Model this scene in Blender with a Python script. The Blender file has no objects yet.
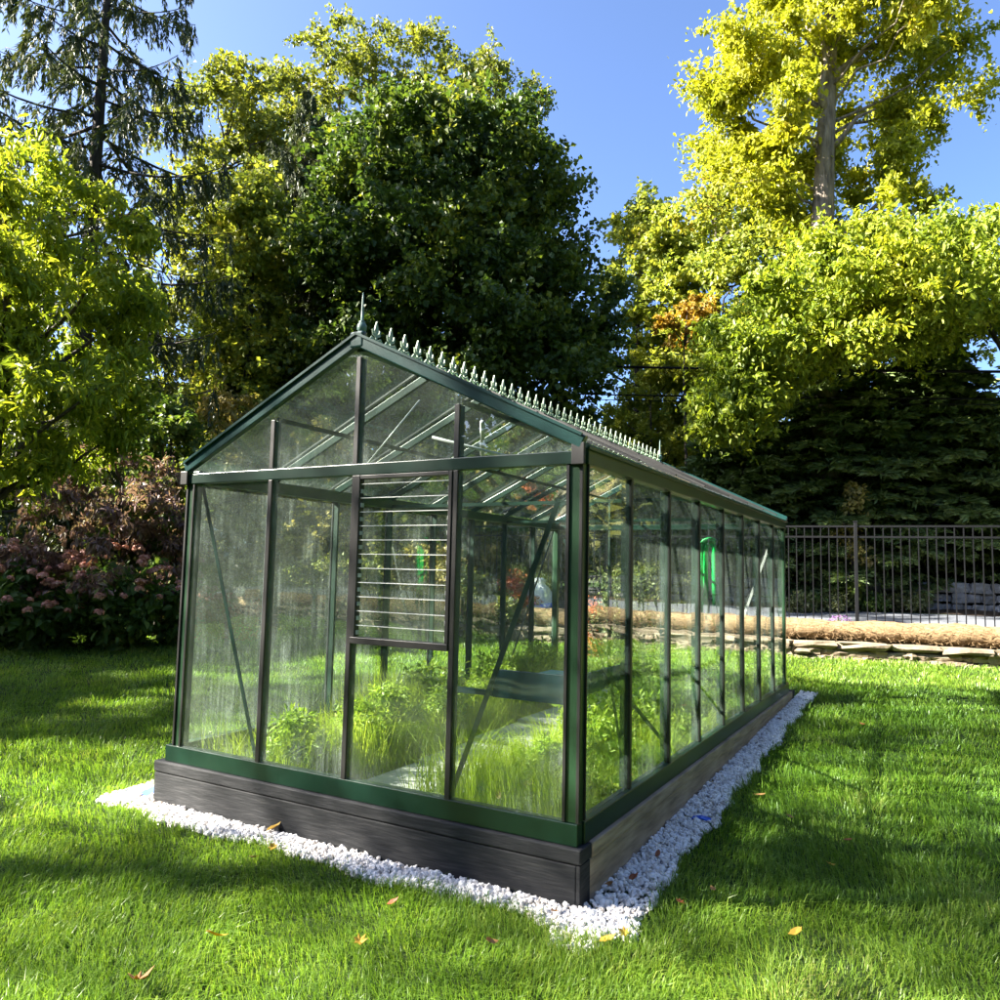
import bpy, math, random
import numpy as np
from mathutils import Vector
random.seed(7)
RNG = np.random.default_rng(11)
scene = bpy.context.scene
COL = scene.collection
PI = math.pi

# ------------------------------------------------------------------ helpers
def link(o, parent=None):
    COL.objects.link(o)
    if parent is not None:
        o.parent = parent
    return o

def tag(o, label=None, cat=None, group=None, kind=None):
    if label: o['label'] = label
    if cat: o['category'] = cat
    if group: o['group'] = group
    if kind: o['kind'] = kind
    return o

def thing(name, label, cat, loc=(0, 0, 0), rz=0.0, group=None):
    o = bpy.data.objects.new(name, None)
    o.empty_display_size = 0.2
    o.location = loc
    o.rotation_euler = (0, 0, rz)
    link(o)
    return tag(o, label, cat, group)

def np_mesh(name, verts, faces, mats, parent=None, smooth=False, mat_idx=None):
    """verts (N,3) array, faces (M,k) array with k = 3 or 4"""
    verts = np.asarray(verts, dtype=np.float32)
    faces = np.asarray(faces, dtype=np.int32)
    me = bpy.data.meshes.new(name)
    n, k = faces.shape
    me.vertices.add(len(verts)); me.vertices.foreach_set('co', verts.ravel())
    me.loops.add(n * k); me.loops.foreach_set('vertex_index', faces.ravel())
    me.polygons.add(n)
    me.polygons.foreach_set('loop_start', np.arange(0, n * k, k, dtype=np.int32))
    me.polygons.foreach_set('loop_total', np.full(n, k, dtype=np.int32))
    if mat_idx is not None:
        me.polygons.foreach_set('material_index', np.asarray(mat_idx, dtype=np.int32))
    me.polygons.foreach_set('use_smooth', np.full(n, smooth, dtype=bool))
    me.update(calc_edges=True); me.validate()
    for m in (mats if isinstance(mats, (list, tuple)) else [mats]):
        me.materials.append(m)
    o = bpy.data.objects.new(name, me)
    return link(o, parent)

class MB:
    """collects simple solids and links them as one mesh object"""
    def __init__(self): self.v = []; self.f = []; self.sm = []
    def add(self, vs, fs, smooth=False):
        b = len(self.v)
        self.v += [tuple(p) for p in vs]
        self.f += [tuple(i + b for i in f) for f in fs]
        self.sm += [smooth] * len(fs)
    def box(self, a, b):
        x0, y0, z0 = [min(a[i], b[i]) for i in range(3)]
        x1, y1, z1 = [max(a[i], b[i]) for i in range(3)]
        self.add([(x0,y0,z0),(x1,y0,z0),(x1,y1,z0),(x0,y1,z0),(x0,y0,z1),(x1,y0,z1),(x1,y1,z1),(x0,y1,z1)],
                 [(0,3,2,1),(4,5,6,7),(0,1,5,4),(1,2,6,5),(2,3,7,6),(3,0,4,7)])
        return self
    def bar(self, p0, p1, w, h, up=(0, 0, 1)):
        p0 = Vector(p0); p1 = Vector(p1); d = (p1 - p0).normalized(); up = Vector(up)
        s = d.cross(up)
        if s.length < 1e-4: s = d.cross(Vector((1, 0, 0)))
        s.normalize(); u = s.cross(d)
        vs = []
        for p in (p0, p1):
            for a, b in ((-1,-1),(1,-1),(1,1),(-1,1)):
                vs.append(p + s * (a * w / 2) + u * (b * h / 2))
        self.add(vs, [(0,1,2,3),(7,6,5,4),(0,4,5,1),(1,5,6,2),(2,6,7,3),(3,7,4,0)])
        return self
    def tube(self, pts, radii, n=8, cap=True):
        pts = [Vector(p) for p in pts]
        if not isinstance(radii, (list, tuple)): radii = [radii] * len(pts)
        vs = []; fs = []; prev = None
        for i, p in enumerate(pts):
            d = (pts[min(i+1, len(pts)-1)] - pts[max(i-1, 0)]).normalized()
            if prev is None:
                a = d.cross(Vector((0, 0, 1)))
                if a.length < 0.05: a = d.cross(Vector((1, 0, 0)))
            else:
                a = prev - d * prev.dot(d)
            a.normalize(); b = d.cross(a); prev = a
            for k in range(n):
                t = 2 * PI * k / n
                vs.append(p + (a * math.cos(t) + b * math.sin(t)) * radii[i])
        for i in range(len(pts) - 1):
            for k in range(n):
                fs.append((i*n+k, i*n+(k+1)%n, (i+1)*n+(k+1)%n, (i+1)*n+k))
        if cap:
            fs.append(tuple(range(n))[::-1]); fs.append(tuple((len(pts)-1)*n+k for k in range(n)))
        self.add(vs, fs, True)
        return self
    def lathe(self, c, prof, n=12):
        """prof: (radius, z) from the bottom up about a vertical axis at c"""
        vs = []; fs = []
        for r, z in prof:
            for k in range(n):
                t = 2*PI*k/n
                vs.append((c[0]+r*math.cos(t), c[1]+r*math.sin(t), c[2]+z))
        for i in range(len(prof)-1):
            for k in range(n):
                fs.append((i*n+k, i*n+(k+1)%n, (i+1)*n+(k+1)%n, (i+1)*n+k))
        fs.append(tuple(range(n))[::-1]); fs.append(tuple((len(prof)-1)*n+k for k in range(n)))
        self.add(vs, fs, True)
        return self
    def build(self, name, mat, parent=None, bevel=0.0):
        me = bpy.data.meshes.new(name)
        me.from_pydata(self.v, [], self.f)
        me.polygons.foreach_set('use_smooth', np.array(self.sm, dtype=bool))
        me.update()
        for m in (mat if isinstance(mat, (list, tuple)) else [mat]): me.materials.append(m)
        o = bpy.data.objects.new(name, me)
        link(o, parent)
        if bevel:
            b = o.modifiers.new('bevel', 'BEVEL'); b.width = bevel; b.segments = 2; b.limit_method = 'ANGLE'
        return o

def norm(a):
    return a / np.maximum(np.linalg.norm(a, axis=1, keepdims=True), 1e-6)

def leaves_geo(pos, axis, nrm, L, W, six=False, droop=0.15, fold=0.3):
    """small folded leaves, one island each"""
    n = len(pos)
    axis = norm(axis); side = norm(np.cross(axis, nrm)); nrm = np.cross(side, axis)
    L = np.broadcast_to(np.asarray(L, float), (n,))[:, None]; W = np.broadcast_to(np.asarray(W, float), (n,))[:, None]
    def pt(u, v, w):
        return pos + axis * (u * L) + side * (v * W) + nrm * (w * W)
    if six:
        V = [pt(0,0,0), pt(.28,.46,fold*.45), pt(.66,.36,fold*.3), pt(1,0,-droop), pt(.66,-.36,fold*.3), pt(.28,-.46,fold*.45)]
        T = [(0,1,2),(0,2,3),(0,3,4),(0,4,5)]
    else:
        V = [pt(0,0,0), pt(.45,.5,fold*.5), pt(1,0,-droop), pt(.45,-.5,fold*.5)]
        T = [(0,1,2),(0,2,3)]
    k = len(V)
    verts = np.stack(V, 1).reshape(-1, 3)
    faces = (np.arange(n)[:, None, None] * k + np.array(T)[None]).reshape(-1, 3)
    return verts, faces

def rand_dirs(n):
    return norm(RNG.normal(size=(n, 3)))

# ------------------------------------------------------------------ materials
def new_mat(name):
    m = bpy.data.materials.new(name); m.use_nodes = True
    nt = m.node_tree; nt.nodes.clear()
    out = nt.nodes.new('ShaderNodeOutputMaterial')
    return m, nt, out

def N(nt, t, **kw):
    n = nt.nodes.new(t)
    for k, v in kw.items():
        if k in n.inputs: n.inputs[k].default_value = v
        else: setattr(n, k, v)
    return n

def ramp(nt, fac, stops):
    r = nt.nodes.new('ShaderNodeValToRGB')
    el = r.color_ramp.elements
    while len(el) < len(stops): el.new(0.5)
    for e, (p, c) in zip(el, stops):
        e.position = p; e.color = (c[0], c[1], c[2], 1) if len(c) == 3 else c
    nt.links.new(fac, r.inputs[0])
    return r

def math_n(nt, op, a, b=None):
    n = nt.nodes.new('ShaderNodeMath'); n.operation = op
    for i, x in enumerate((a, b)):
        if x is None: continue
        if isinstance(x, (int, float)): n.inputs[i].default_value = x
        else: nt.links.new(x, n.inputs[i])
    return n.outputs[0]

def leaf_mat(name, stops, trans=0.4, scale=0.5, mixn=0.5, rough=0.5, spec=0.35, tboost=1.3):
    m, nt, out = new_mat(name)
    geo = N(nt, 'ShaderNodeNewGeometry'); tc = N(nt, 'ShaderNodeTexCoord')
    noi = N(nt, 'ShaderNodeTexNoise', Scale=scale, Detail=2.0)
    nt.links.new(tc.outputs['Object'], noi.inputs['Vector'])
    a = math_n(nt, 'MULTIPLY', geo.outputs['Random Per Island'], 1 - mixn)
    n2 = math_n(nt, 'MULTIPLY', math_n(nt, 'SUBTRACT', noi.outputs['Fac'], 0.25), 2.0 * mixn)
    fac = math_n(nt, 'ADD', a, n2)
    r = ramp(nt, fac, stops)
    p = N(nt, 'ShaderNodeBsdfPrincipled', Roughness=rough)
    p.inputs['Specular IOR Level'].default_value = spec
    nt.links.new(r.outputs[0], p.inputs['Base Color'])
    t = N(nt, 'ShaderNodeBsdfTranslucent')
    mul = N(nt, 'ShaderNodeMixRGB', blend_type='MULTIPLY'); mul.inputs[0].default_value = 1
    mul.inputs[2].default_value = (tboost, tboost * 1.0, tboost * 0.55, 1)
    nt.links.new(r.outputs[0], mul.inputs[1]); nt.links.new(mul.outputs[0], t.inputs['Color'])
    mx = N(nt, 'ShaderNodeMixShader'); mx.inputs[0].default_value = trans
    nt.links.new(p.outputs[0], mx.inputs[1]); nt.links.new(t.outputs[0], mx.inputs[2])
    nt.links.new(mx.outputs[0], out.inputs[0])
    return m

def rough_mat(name, stops, scale=6.0, detail=6.0, rough=0.8, spec=0.3, bump=0.0, bscale=None, stretch=None, metallic=0.0, bdist=0.02):
    m, nt, out = new_mat(name)
    tc = N(nt, 'ShaderNodeTexCoord'); vec = tc.outputs['Object']
    if stretch:
        mp = N(nt, 'ShaderNodeMapping'); mp.inputs['Scale'].default_value = stretch
        nt.links.new(vec, mp.inputs['Vector']); vec = mp.outputs[0]
    noi = N(nt, 'ShaderNodeTexNoise', Scale=scale, Detail=detail, Roughness=0.6)
    nt.links.new(vec, noi.inputs['Vector'])
    r = ramp(nt, noi.outputs['Fac'], stops)
    p = N(nt, 'ShaderNodeBsdfPrincipled', Roughness=rough, Metallic=metallic)
    p.inputs['Specular IOR Level'].default_value = spec
    nt.links.new(r.outputs[0], p.inputs['Base Color'])
    if bump:
        nb = N(nt, 'ShaderNodeTexNoise', Scale=bscale or scale * 3, Detail=4.0)
        nt.links.new(vec, nb.inputs['Vector'])
        b = N(nt, 'ShaderNodeBump', Strength=bump, Distance=bdist)
        nt.links.new(nb.outputs['Fac'], b.inputs['Height']); nt.links.new(b.outputs[0], p.inputs['Normal'])
    nt.links.new(p.outputs[0], out.inputs[0])
    return m

def paint_mat(name, col, rough=0.35, spec=0.5, var=0.25):
    c0 = tuple(x * (1 - var) for x in col); c1 = tuple(x * (1 + var) for x in col)
    return rough_mat(name, [(0.35, c0), (0.65, c1)], scale=3.0, rough=rough, spec=spec, bump=0.05, bscale=60, bdist=0.002)

def glass_mat(name, dirt=0.5, edge=0.5, tint=(0.93, 0.965, 0.95), streak=1.0):
    m, nt, out = new_mat(name)
    geo = N(nt, 'ShaderNodeNewGeometry'); tc = N(nt, 'ShaderNodeTexCoord')
    dt = N(nt, 'ShaderNodeVectorMath', operation='DOT_PRODUCT')
    nt.links.new(geo.outputs['Normal'], dt.inputs[0]); nt.links.new(geo.outputs['Incoming'], dt.inputs[1])
    c = math_n(nt, 'ABSOLUTE', dt.outputs['Value'])
    s = math_n(nt, 'POWER', math_n(nt, 'SUBTRACT', 1.0, c), 4.2)
    fres = math_n(nt, 'ADD', math_n(nt, 'MULTIPLY', s, 0.80), 0.048)
    tr = N(nt, 'ShaderNodeBsdfTransparent'); tr.inputs[0].default_value = (*tint, 1)
    gl = N(nt, 'ShaderNodeBsdfGlossy', Roughness=0.004); gl.inputs[0].default_value = (0.95, 0.97, 0.96, 1)
    wav = N(nt, 'ShaderNodeTexNoise', Scale=2.2, Detail=1.0)
    nt.links.new(tc.outputs['Object'], wav.inputs['Vector'])
    bp = N(nt, 'ShaderNodeBump', Strength=0.12, Distance=0.02)
    nt.links.new(wav.outputs['Fac'], bp.inputs['Height']); nt.links.new(bp.outputs[0], gl.inputs['Normal'])
    m1 = N(nt, 'ShaderNodeMixShader')
    nt.links.new(fres, m1.inputs[0]); nt.links.new(tr.outputs[0], m1.inputs[1]); nt.links.new(gl.outputs[0], m1.inputs[2])
    # grime: runs down the pane, blotches, a film along the edges
    mp = N(nt, 'ShaderNodeMapping'); mp.inputs['Scale'].default_value = (26, 26, 1.3)
    nt.links.new(tc.outputs['Object'], mp.inputs['Vector'])
    n1 = N(nt, 'ShaderNodeTexNoise', Scale=1.0, Detail=4.0, Roughness=0.65); nt.links.new(mp.outputs[0], n1.inputs['Vector'])
    n2 = N(nt, 'ShaderNodeTexNoise', Scale=3.2, Detail=6.0, Roughness=0.62); nt.links.new(tc.outputs['Object'], n2.inputs['Vector'])
    n3 = N(nt, 'ShaderNodeTexNoise', Scale=70.0, Detail=3.0, Roughness=0.7); nt.links.new(tc.outputs['Object'], n3.inputs['Vector'])
    r1 = ramp(nt, n1.outputs['Fac'], [(0.42, (0, 0, 0)), (0.78, (1, 1, 1))])
    r2 = ramp(nt, n2.outputs['Fac'], [(0.45, (0, 0, 0)), (0.75, (1, 1, 1))])
    r3 = ramp(nt, n3.outputs['Fac'], [(0.45, (.55, .55, .55)), (0.62, (1, 1, 1))])
    sep = N(nt, 'ShaderNodeSeparateXYZ'); nt.links.new(tc.outputs['Generated'], sep.inputs[0])
    def edge_of(o):
        q = math_n(nt, 'ABSOLUTE', math_n(nt, 'SUBTRACT', o, 0.5))
        return q
    ex = math_n(nt, 'MAXIMUM', edge_of(sep.outputs[0]), 0.0)
    ez = edge_of(sep.outputs[2])
    return_nodes = (ex, ez)
    zb = math_n(nt, 'POWER', math_n(nt, 'SUBTRACT', 1.0, sep.outputs[2]), 7.0)      # film gathered at the foot of the pane
    xe = math_n(nt, 'POWER', math_n(nt, 'MULTIPLY', ex, 2.0), 9.0)
    e = math_n(nt, 'MULTIPLY', math_n(nt, 'ADD', math_n(nt, 'MULTIPLY', xe, 1.0), zb), edge)
    e = math_n(nt, 'MULTIPLY', e, math_n(nt, 'ADD', math_n(nt, 'MULTIPLY', math_n(nt, 'MULTIPLY', r1.outputs[0], r2.outputs[0]), 2.6), 0.20))
    d = math_n(nt, 'ADD', math_n(nt, 'MULTIPLY', r1.outputs[0], 0.09 * streak * dirt), math_n(nt, 'MULTIPLY', r2.outputs[0], 0.05 * dirt))
    d = math_n(nt, 'ADD', d, e)
    d = math_n(nt, 'MULTIPLY', math_n(nt, 'ADD', d, 0.16 * dirt), r3.outputs[0])
    d = math_n(nt, 'MINIMUM', d, 0.75)
    df = N(nt, 'ShaderNodeBsdfDiffuse'); df.inputs[0].default_value = (0.62, 0.70, 0.66, 1)
    tl = N(nt, 'ShaderNodeBsdfTranslucent'); tl.inputs[0].default_value = (0.62, 0.70, 0.64, 1)
    md = N(nt, 'ShaderNodeMixShader'); md.inputs[0].default_value = 0.5
    nt.links.new(df.outputs[0], md.inputs[1]); nt.links.new(tl.outputs[0], md.inputs[2])
    m2 = N(nt, 'ShaderNodeMixShader')
    nt.links.new(d, m2.inputs[0]); nt.links.new(m1.outputs[0], m2.inputs[1]); nt.links.new(md.outputs[0], m2.inputs[2])
    nt.links.new(m2.outputs[0], out.inputs[0])
    return m

M = {}
M['frame'] = paint_mat('green_painted_metal', (0.0035, 0.020, 0.013), rough=0.32, spec=0.5)
M['rail'] = paint_mat('green_rail_metal', (0.012, 0.038, 0.017), rough=0.35, spec=0.45)
M['bar'] = paint_mat('dark_glazing_bar', (0.016, 0.0155, 0.0155), rough=0.45, spec=0.4, var=0.35)
M['barside'] = paint_mat('bar_flank_green', (0.010, 0.032, 0.021), rough=0.45)
M['barge'] = paint_mat('barge_metal', (0.006, 0.032, 0.030), rough=0.28, spec=0.5)
M['crest'] = paint_mat('pale_green_casting', (0.30, 0.40, 0.28), rough=0.5)
M['finial'] = paint_mat('finial_casting', (0.12, 0.20, 0.17), rough=0.45)
M['alu'] = paint_mat('bare_aluminium', (0.45, 0.46, 0.44), rough=0.35)
M['shelf'] = paint_mat('teal_shelf_metal', (0.004, 0.036, 0.043), rough=0.45)
M['glass'] = glass_mat('greenhouse_glass', dirt=0.10, edge=0.24)
M['glass_side'] = glass_mat('side_glass', dirt=0.06, edge=0.08)
M['glass_roof'] = glass_mat('roof_glass', dirt=0.08, edge=0.06)
M['wood'] = rough_mat('stained_shaded_sleeper', [(0.30, (0.008, 0.009, 0.011)), (0.55, (0.019, 0.020, 0.023)), (0.78, (0.045, 0.044, 0.045))], scale=5.0, detail=8, rough=0.75, bump=0.6, bscale=9, stretch=(1.0, 1.0, 9.0), bdist=0.006)  # dark stained timber, the front's blue shade mixed into its colour
M['wood_lit'] = rough_mat('lit_side_sleeper', [(0.30, (0.18, 0.135, 0.095)), (0.55, (0.37, 0.28, 0.20)), (0.75, (0.48, 0.38, 0.28))], scale=2.5, detail=8, rough=0.8, bump=0.6, bscale=9, stretch=(1.0, 1.0, 9.0), bdist=0.006)  # same timber, paler and browner: light on the right side put into the colour
M['gravel'] = rough_mat('white_marble_chip', [(0.3, (0.55, 0.53, 0.54)), (0.55, (0.76, 0.75, 0.76)), (0.8, (0.86, 0.85, 0.86))], scale=14, rough=0.7)
M['gravel'] = leaf_mat('white_marble_chip', [(0.06, (0.22, 0.19, 0.16)), (0.16, (0.50, 0.46, 0.42)), (0.42, (0.72, 0.69, 0.66)), (0.9, (0.86, 0.84, 0.80))], trans=0.0, scale=5.0, mixn=0.3, rough=0.7)
M['soil'] = rough_mat('lawn_soil', [(0.3, (0.018, 0.030, 0.008)), (0.6, (0.030, 0.055, 0.012)), (0.8, (0.050, 0.075, 0.02))], scale=9, rough=0.95, spec=0.1, bump=0.5, bscale=40)
M['paver'] = rough_mat('concrete_paver', [(0.3, (0.25, 0.25, 0.22)), (0.7, (0.42, 0.41, 0.37))], scale=8, rough=0.85, bump=0.3)
M['asphalt'] = rough_mat('driveway_asphalt', [(0.3, (0.10, 0.11, 0.13)), (0.7, (0.16, 0.17, 0.195))], scale=20, rough=0.85, bump=0.3)
M['stone'] = rough_mat('field_stone', [(0.25, (0.08, 0.060, 0.042)), (0.5, (0.19, 0.150, 0.105)), (0.8, (0.31, 0.255, 0.185))], scale=3.2, detail=8, rough=0.85, bump=0.7, bscale=12)
M['stone_grey'] = rough_mat('grey_stone', [(0.25, (0.08, 0.08, 0.08)), (0.5, (0.20, 0.20, 0.20)), (0.8, (0.40, 0.40, 0.40))], scale=3.5, detail=8, rough=0.85, bump=0.7, bscale=12)
M['straw'] = rough_mat('straw_netting', [(0.3, (0.11, 0.068, 0.034)), (0.5, (0.25, 0.165, 0.085)), (0.75, (0.39, 0.28, 0.16))], scale=9, detail=8, rough=0.9, bump=1.0, bscale=30, stretch=(1, 4, 4), bdist=0.03)
M['mulch'] = rough_mat('bark_mulch', [(0.3, (0.022, 0.014, 0.009)), (0.7, (0.075, 0.050, 0.034))], scale=14, rough=0.95, bump=0.8)
M['iron'] = paint_mat('black_fence_metal', (0.005, 0.0055, 0.007), rough=0.5, spec=0.3)
M['hose'] = paint_mat('bright_green_hose', (0.005, 0.42, 0.08), rough=0.35)
M['cable'] = paint_mat('cable_sheath', (0.010, 0.010, 0.011), rough=0.9, spec=0.1)
M['blue'] = paint_mat('blue_plastic', (0.02, 0.10, 0.55), rough=0.4)
M['whitebag'] = rough_mat('white_sacking', [(0.3, (0.55, 0.57, 0.6)), (0.7, (0.78, 0.8, 0.82))], scale=5, rough=0.7, bump=0.4)
M['bark'] = rough_mat('grey_bark', [(0.3, (0.075, 0.062, 0.052)), (0.5, (0.20, 0.165, 0.135)), (0.75, (0.36, 0.30, 0.25))], scale=3.0, detail=8, rough=0.9, bump=1.0, bscale=7, stretch=(3, 3, .6), bdist=0.05)
M['bark_dark'] = rough_mat('dark_bark', [(0.3, (0.022, 0.019, 0.016)), (0.7, (0.08, 0.065, 0.052))], scale=4.0, detail=6, rough=0.9, bump=0.8, bscale=9, stretch=(3, 3, .6), bdist=0.04)
M['stem'] = rough_mat('green_stem', [(0.3, (0.05, 0.07, 0.02)), (0.7, (0.10, 0.10, 0.04))], scale=5, rough=0.7)

G = lambda *c: c
M['maple'] = leaf_mat('maple_leaf', [(0.15, (0.032, 0.062, 0.013)), (0.5, (0.060, 0.105, 0.018)), (0.74, (0.125, 0.160, 0.022)), (0.88, (0.26, 0.265, 0.026))], trans=0.36, scale=0.55, mixn=0.65)
M['poplar'] = leaf_mat('yellowing_leaf', [(0.1, (0.075, 0.105, 0.022)), (0.5, (0.165, 0.190, 0.028)), (0.9, (0.31, 0.30, 0.04))], trans=0.40, scale=0.5)
M['midtree'] = leaf_mat('midgreen_yellow_leaf', [(0.1, (0.11, 0.165, 0.034)), (0.45, (0.225, 0.275, 0.044)), (0.75, (0.36, 0.365, 0.05)), (0.97, (0.30, 0.17, 0.025))], trans=0.42, scale=0.35)
M['yellow'] = leaf_mat('golden_leaf', [(0.1, (0.15, 0.20, 0.018)), (0.5, (0.32, 0.34, 0.024)), (0.85, (0.46, 0.43, 0.03)), (0.97, (0.34, 0.21, 0.025))], trans=0.42, scale=0.4)
M['hickory'] = leaf_mat('hickory_leaf', [(0.1, (0.105, 0.165, 0.02)), (0.5, (0.23, 0.29, 0.026)), (0.9, (0.42, 0.41, 0.034))], trans=0.42, scale=0.4)
M['spruce'] = leaf_mat('spruce_needles', [(0.1, (0.030, 0.046, 0.018)), (0.5, (0.060, 0.082, 0.026)), (0.9, (0.12, 0.13, 0.04))], trans=0.12, scale=0.6)
M['hemlock'] = leaf_mat('hemlock_needles', [(0.1, (0.065, 0.11, 0.038)), (0.5, (0.12, 0.18, 0.055)), (0.9, (0.20, 0.25, 0.075))], trans=0.12, scale=0.7)
M['under'] = leaf_mat('understory_leaf', [(0.1, (0.15, 0.16, 0.04)), (0.5, (0.32, 0.27, 0.08)), (0.9, (0.48, 0.36, 0.15))], trans=0.35, scale=0.7)
M['green'] = leaf_mat('fresh_green_leaf', [(0.1, (0.035, 0.075, 0.015)), (0.5, (0.075, 0.125, 0.022)), (0.9, (0.16, 0.18, 0.03))], trans=0.4, scale=0.7)
M['hedge'] = leaf_mat('hedge_leaf', [(0.1, (0.08, 0.12, 0.025)), (0.5, (0.19, 0.215, 0.045)), (0.9, (0.36, 0.33, 0.10))], trans=0.3, scale=1.0)
M['dogwood'] = leaf_mat('purple_dogwood_leaf', [(0.1, (0.085, 0.055, 0.055)), (0.40, (0.18, 0.11, 0.112)), (0.62, (0.24, 0.16, 0.13)), (0.80, (0.13, 0.18, 0.035)), (0.97, (0.33, 0.29, 0.05))], trans=0.3, scale=0.8)
M['hydleaf'] = leaf_mat('hydrangea_leaf', [(0.1, (0.045, 0.095, 0.022)), (0.6, (0.09, 0.16, 0.034)), (0.95, (0.18, 0.22, 0.045))], trans=0.3, scale=1.2)
M['hydflower'] = leaf_mat('faded_pink_petals', [(0.1, (0.34, 0.13, 0.12)), (0.5, (0.52, 0.25, 0.20)), (0.9, (0.62, 0.40, 0.30))], trans=0.25, scale=2.0)
M['red'] = leaf_mat('red_orange_leaf', [(0.1, (0.28, 0.05, 0.02)), (0.5, (0.44, 0.10, 0.035)), (0.9, (0.48, 0.20, 0.06))], trans=0.35, scale=1.0)
M['variegated'] = leaf_mat('variegated_leaf', [(0.1, (0.07, 0.11, 0.03)), (0.5, (0.17, 0.20, 0.075)), (0.9, (0.36, 0.36, 0.20))], trans=0.35, scale=1.0)
M['garden'] = leaf_mat('garden_green', [(0.1, (0.13, 0.23, 0.025)), (0.5, (0.25, 0.36, 0.04)), (0.9, (0.38, 0.43, 0.07))], trans=0.42, scale=1.4)
M['grass'] = leaf_mat('grass_blade', [(0.08, (0.072, 0.145, 0.018)), (0.45, (0.134, 0.245, 0.028)), (0.8, (0.22, 0.315, 0.042)), (0.97, (0.42, 0.41, 0.14))], trans=0.46, scale=1.3, mixn=0.45, rough=0.4, spec=0.4)
M['tallgrass'] = leaf_mat('tall_grass_blade', [(0.08, (0.17, 0.26, 0.015)), (0.5, (0.30, 0.40, 0.025)), (0.9, (0.42, 0.46, 0.06))], trans=0.42, scale=1.3)
M['fallen'] = leaf_mat('fallen_leaf_tan', [(0.1, (0.30, 0.14, 0.05)), (0.9, (0.46, 0.26, 0.10))], trans=0.3, scale=8)
M['fallen_y'] = leaf_mat('fallen_leaf_yellow', [(0.1, (0.45, 0.26, 0.03)), (0.9, (0.55, 0.38, 0.06))], trans=0.3, scale=8)
M['fallen_r'] = leaf_mat('fallen_leaf_rust', [(0.1, (0.24, 0.07, 0.03)), (0.9, (0.38, 0.13, 0.05))], trans=0.3, scale=8)
M['bright'] = leaf_mat('bright_yellow_green_leaf', [(0.1, (0.14, 0.20, 0.03)), (0.5, (0.30, 0.33, 0.04)), (0.9, (0.45, 0.42, 0.05))], trans=0.42, scale=0.5)
M['wood_far'] = leaf_mat('far_wood_leaf', [(0.1, (0.03, 0.05, 0.015)), (0.5, (0.08, 0.10, 0.025)), (0.9, (0.18, 0.16, 0.03))], trans=0.35, scale=0.15, mixn=0.7)

# ------------------------------------------------------------------ camera, light, sky
CAM = Vector((1.6078, -3.6999, 1.656))
F = Vector((-0.49140388, 0.86631538, 0.08955381)); R = Vector((0.87057352, 0.49154722, 0.02197879)); U = Vector((0.02497936, -0.08876364, 0.99573945))
cd = bpy.data.cameras.new('camera'); cam = bpy.data.objects.new('camera', cd); link(cam)
from mathutils import Matrix
cam.matrix_world = Matrix(((R.x, U.x, -F.x, CAM.x), (R.y, U.y, -F.y, CAM.y), (R.z, U.z, -F.z, CAM.z), (0, 0, 0, 1)))
cd.sensor_width = 36; cd.lens = 776.05 / 1000 * 36; cd.clip_start = 0.05; cd.clip_end = 3000
scene.camera = cam

EL = math.radians(33); SX, SY = -0.86, -0.51
su = Vector((SX * math.cos(EL), SY * math.cos(EL), math.sin(EL)))
ld = bpy.data.lights.new('sun', 'SUN'); ld.energy = 3.6; ld.angle = math.radians(0.53); ld.color = (1.0, 0.93, 0.80)
lo = bpy.data.objects.new('sun', ld); link(lo); lo.rotation_euler = su.to_track_quat('Z', 'Y').to_euler(); lo.location = (-10, -10, 30)
w = bpy.data.worlds.new('World'); scene.world = w; w.use_nodes = True
nt = w.node_tree; nt.nodes.clear()
sky = nt.nodes.new('ShaderNodeTexSky'); sky.sky_type = 'NISHITA'; sky.sun_disc = False
sky.sun_elevation = EL; sky.sun_rotation = math.atan2(SX, SY); sky.air_density = 0.60; sky.dust_density = 6.0; sky.ozone_density = 5.0; sky.altitude = 1500
bg = nt.nodes.new('ShaderNodeBackground'); bg.inputs[1].default_value = 0.048
wo = nt.nodes.new('ShaderNodeOutputWorld')
nt.links.new(sky.outputs[0], bg.inputs[0]); nt.links.new(bg.outputs[0], wo.inputs[0])
scene.view_settings.view_transform = 'Standard'; scene.view_settings.look = 'None'
scene.view_settings.exposure = 3.6; scene.view_settings.gamma = 1.0
cy = scene.cycles
cy.max_bounces = 6; cy.diffuse_bounces = 3; cy.glossy_bounces = 3; cy.transmission_bounces = 3; cy.transparent_max_bounces = 40
cy.caustics_reflective = False; cy.caustics_refractive = False; cy.sample_clamp_indirect = 4.0
cy.use_denoising = True

# ------------------------------------------------------------------ ground
WA = np.array([0.63, 10.82]); WD = np.array([0.9922, 0.1247]); WN = np.array([-0.1247, 0.9922])   # stone wall line, its direction, away from the camera
def sdist(x, y): return (x - WA[0]) * WN[0] + (y - WA[1]) * WN[1]
def wallx(x, y): return (x - WA[0]) * WD[0] + (y - WA[1]) * WD[1]
def lawn_z(x, y): return -0.02 + 0.028 * np.clip(y, 0, 11)
def gz(x, y):
    x = np.asarray(x, float); y = np.asarray(y, float)
    s = sdist(x, y)
    base = lawn_z(x, y)
    ter = 0.62 + 0.075 * np.clip(s - 1.8, 0, 4.2) + 0.012 * np.clip(s - 11, 0, 60)
    bank = 0.55 * np.clip((s - 6.2) / 1.2, 0, 1)
    t = np.clip((s - 0.20) / 0.28, 0, 1)
    return base * (1 - t) + (ter + bank * (wallx(x, y) > -3.5)) * t
def GZ(x, y): return float(gz(x, y))

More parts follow.
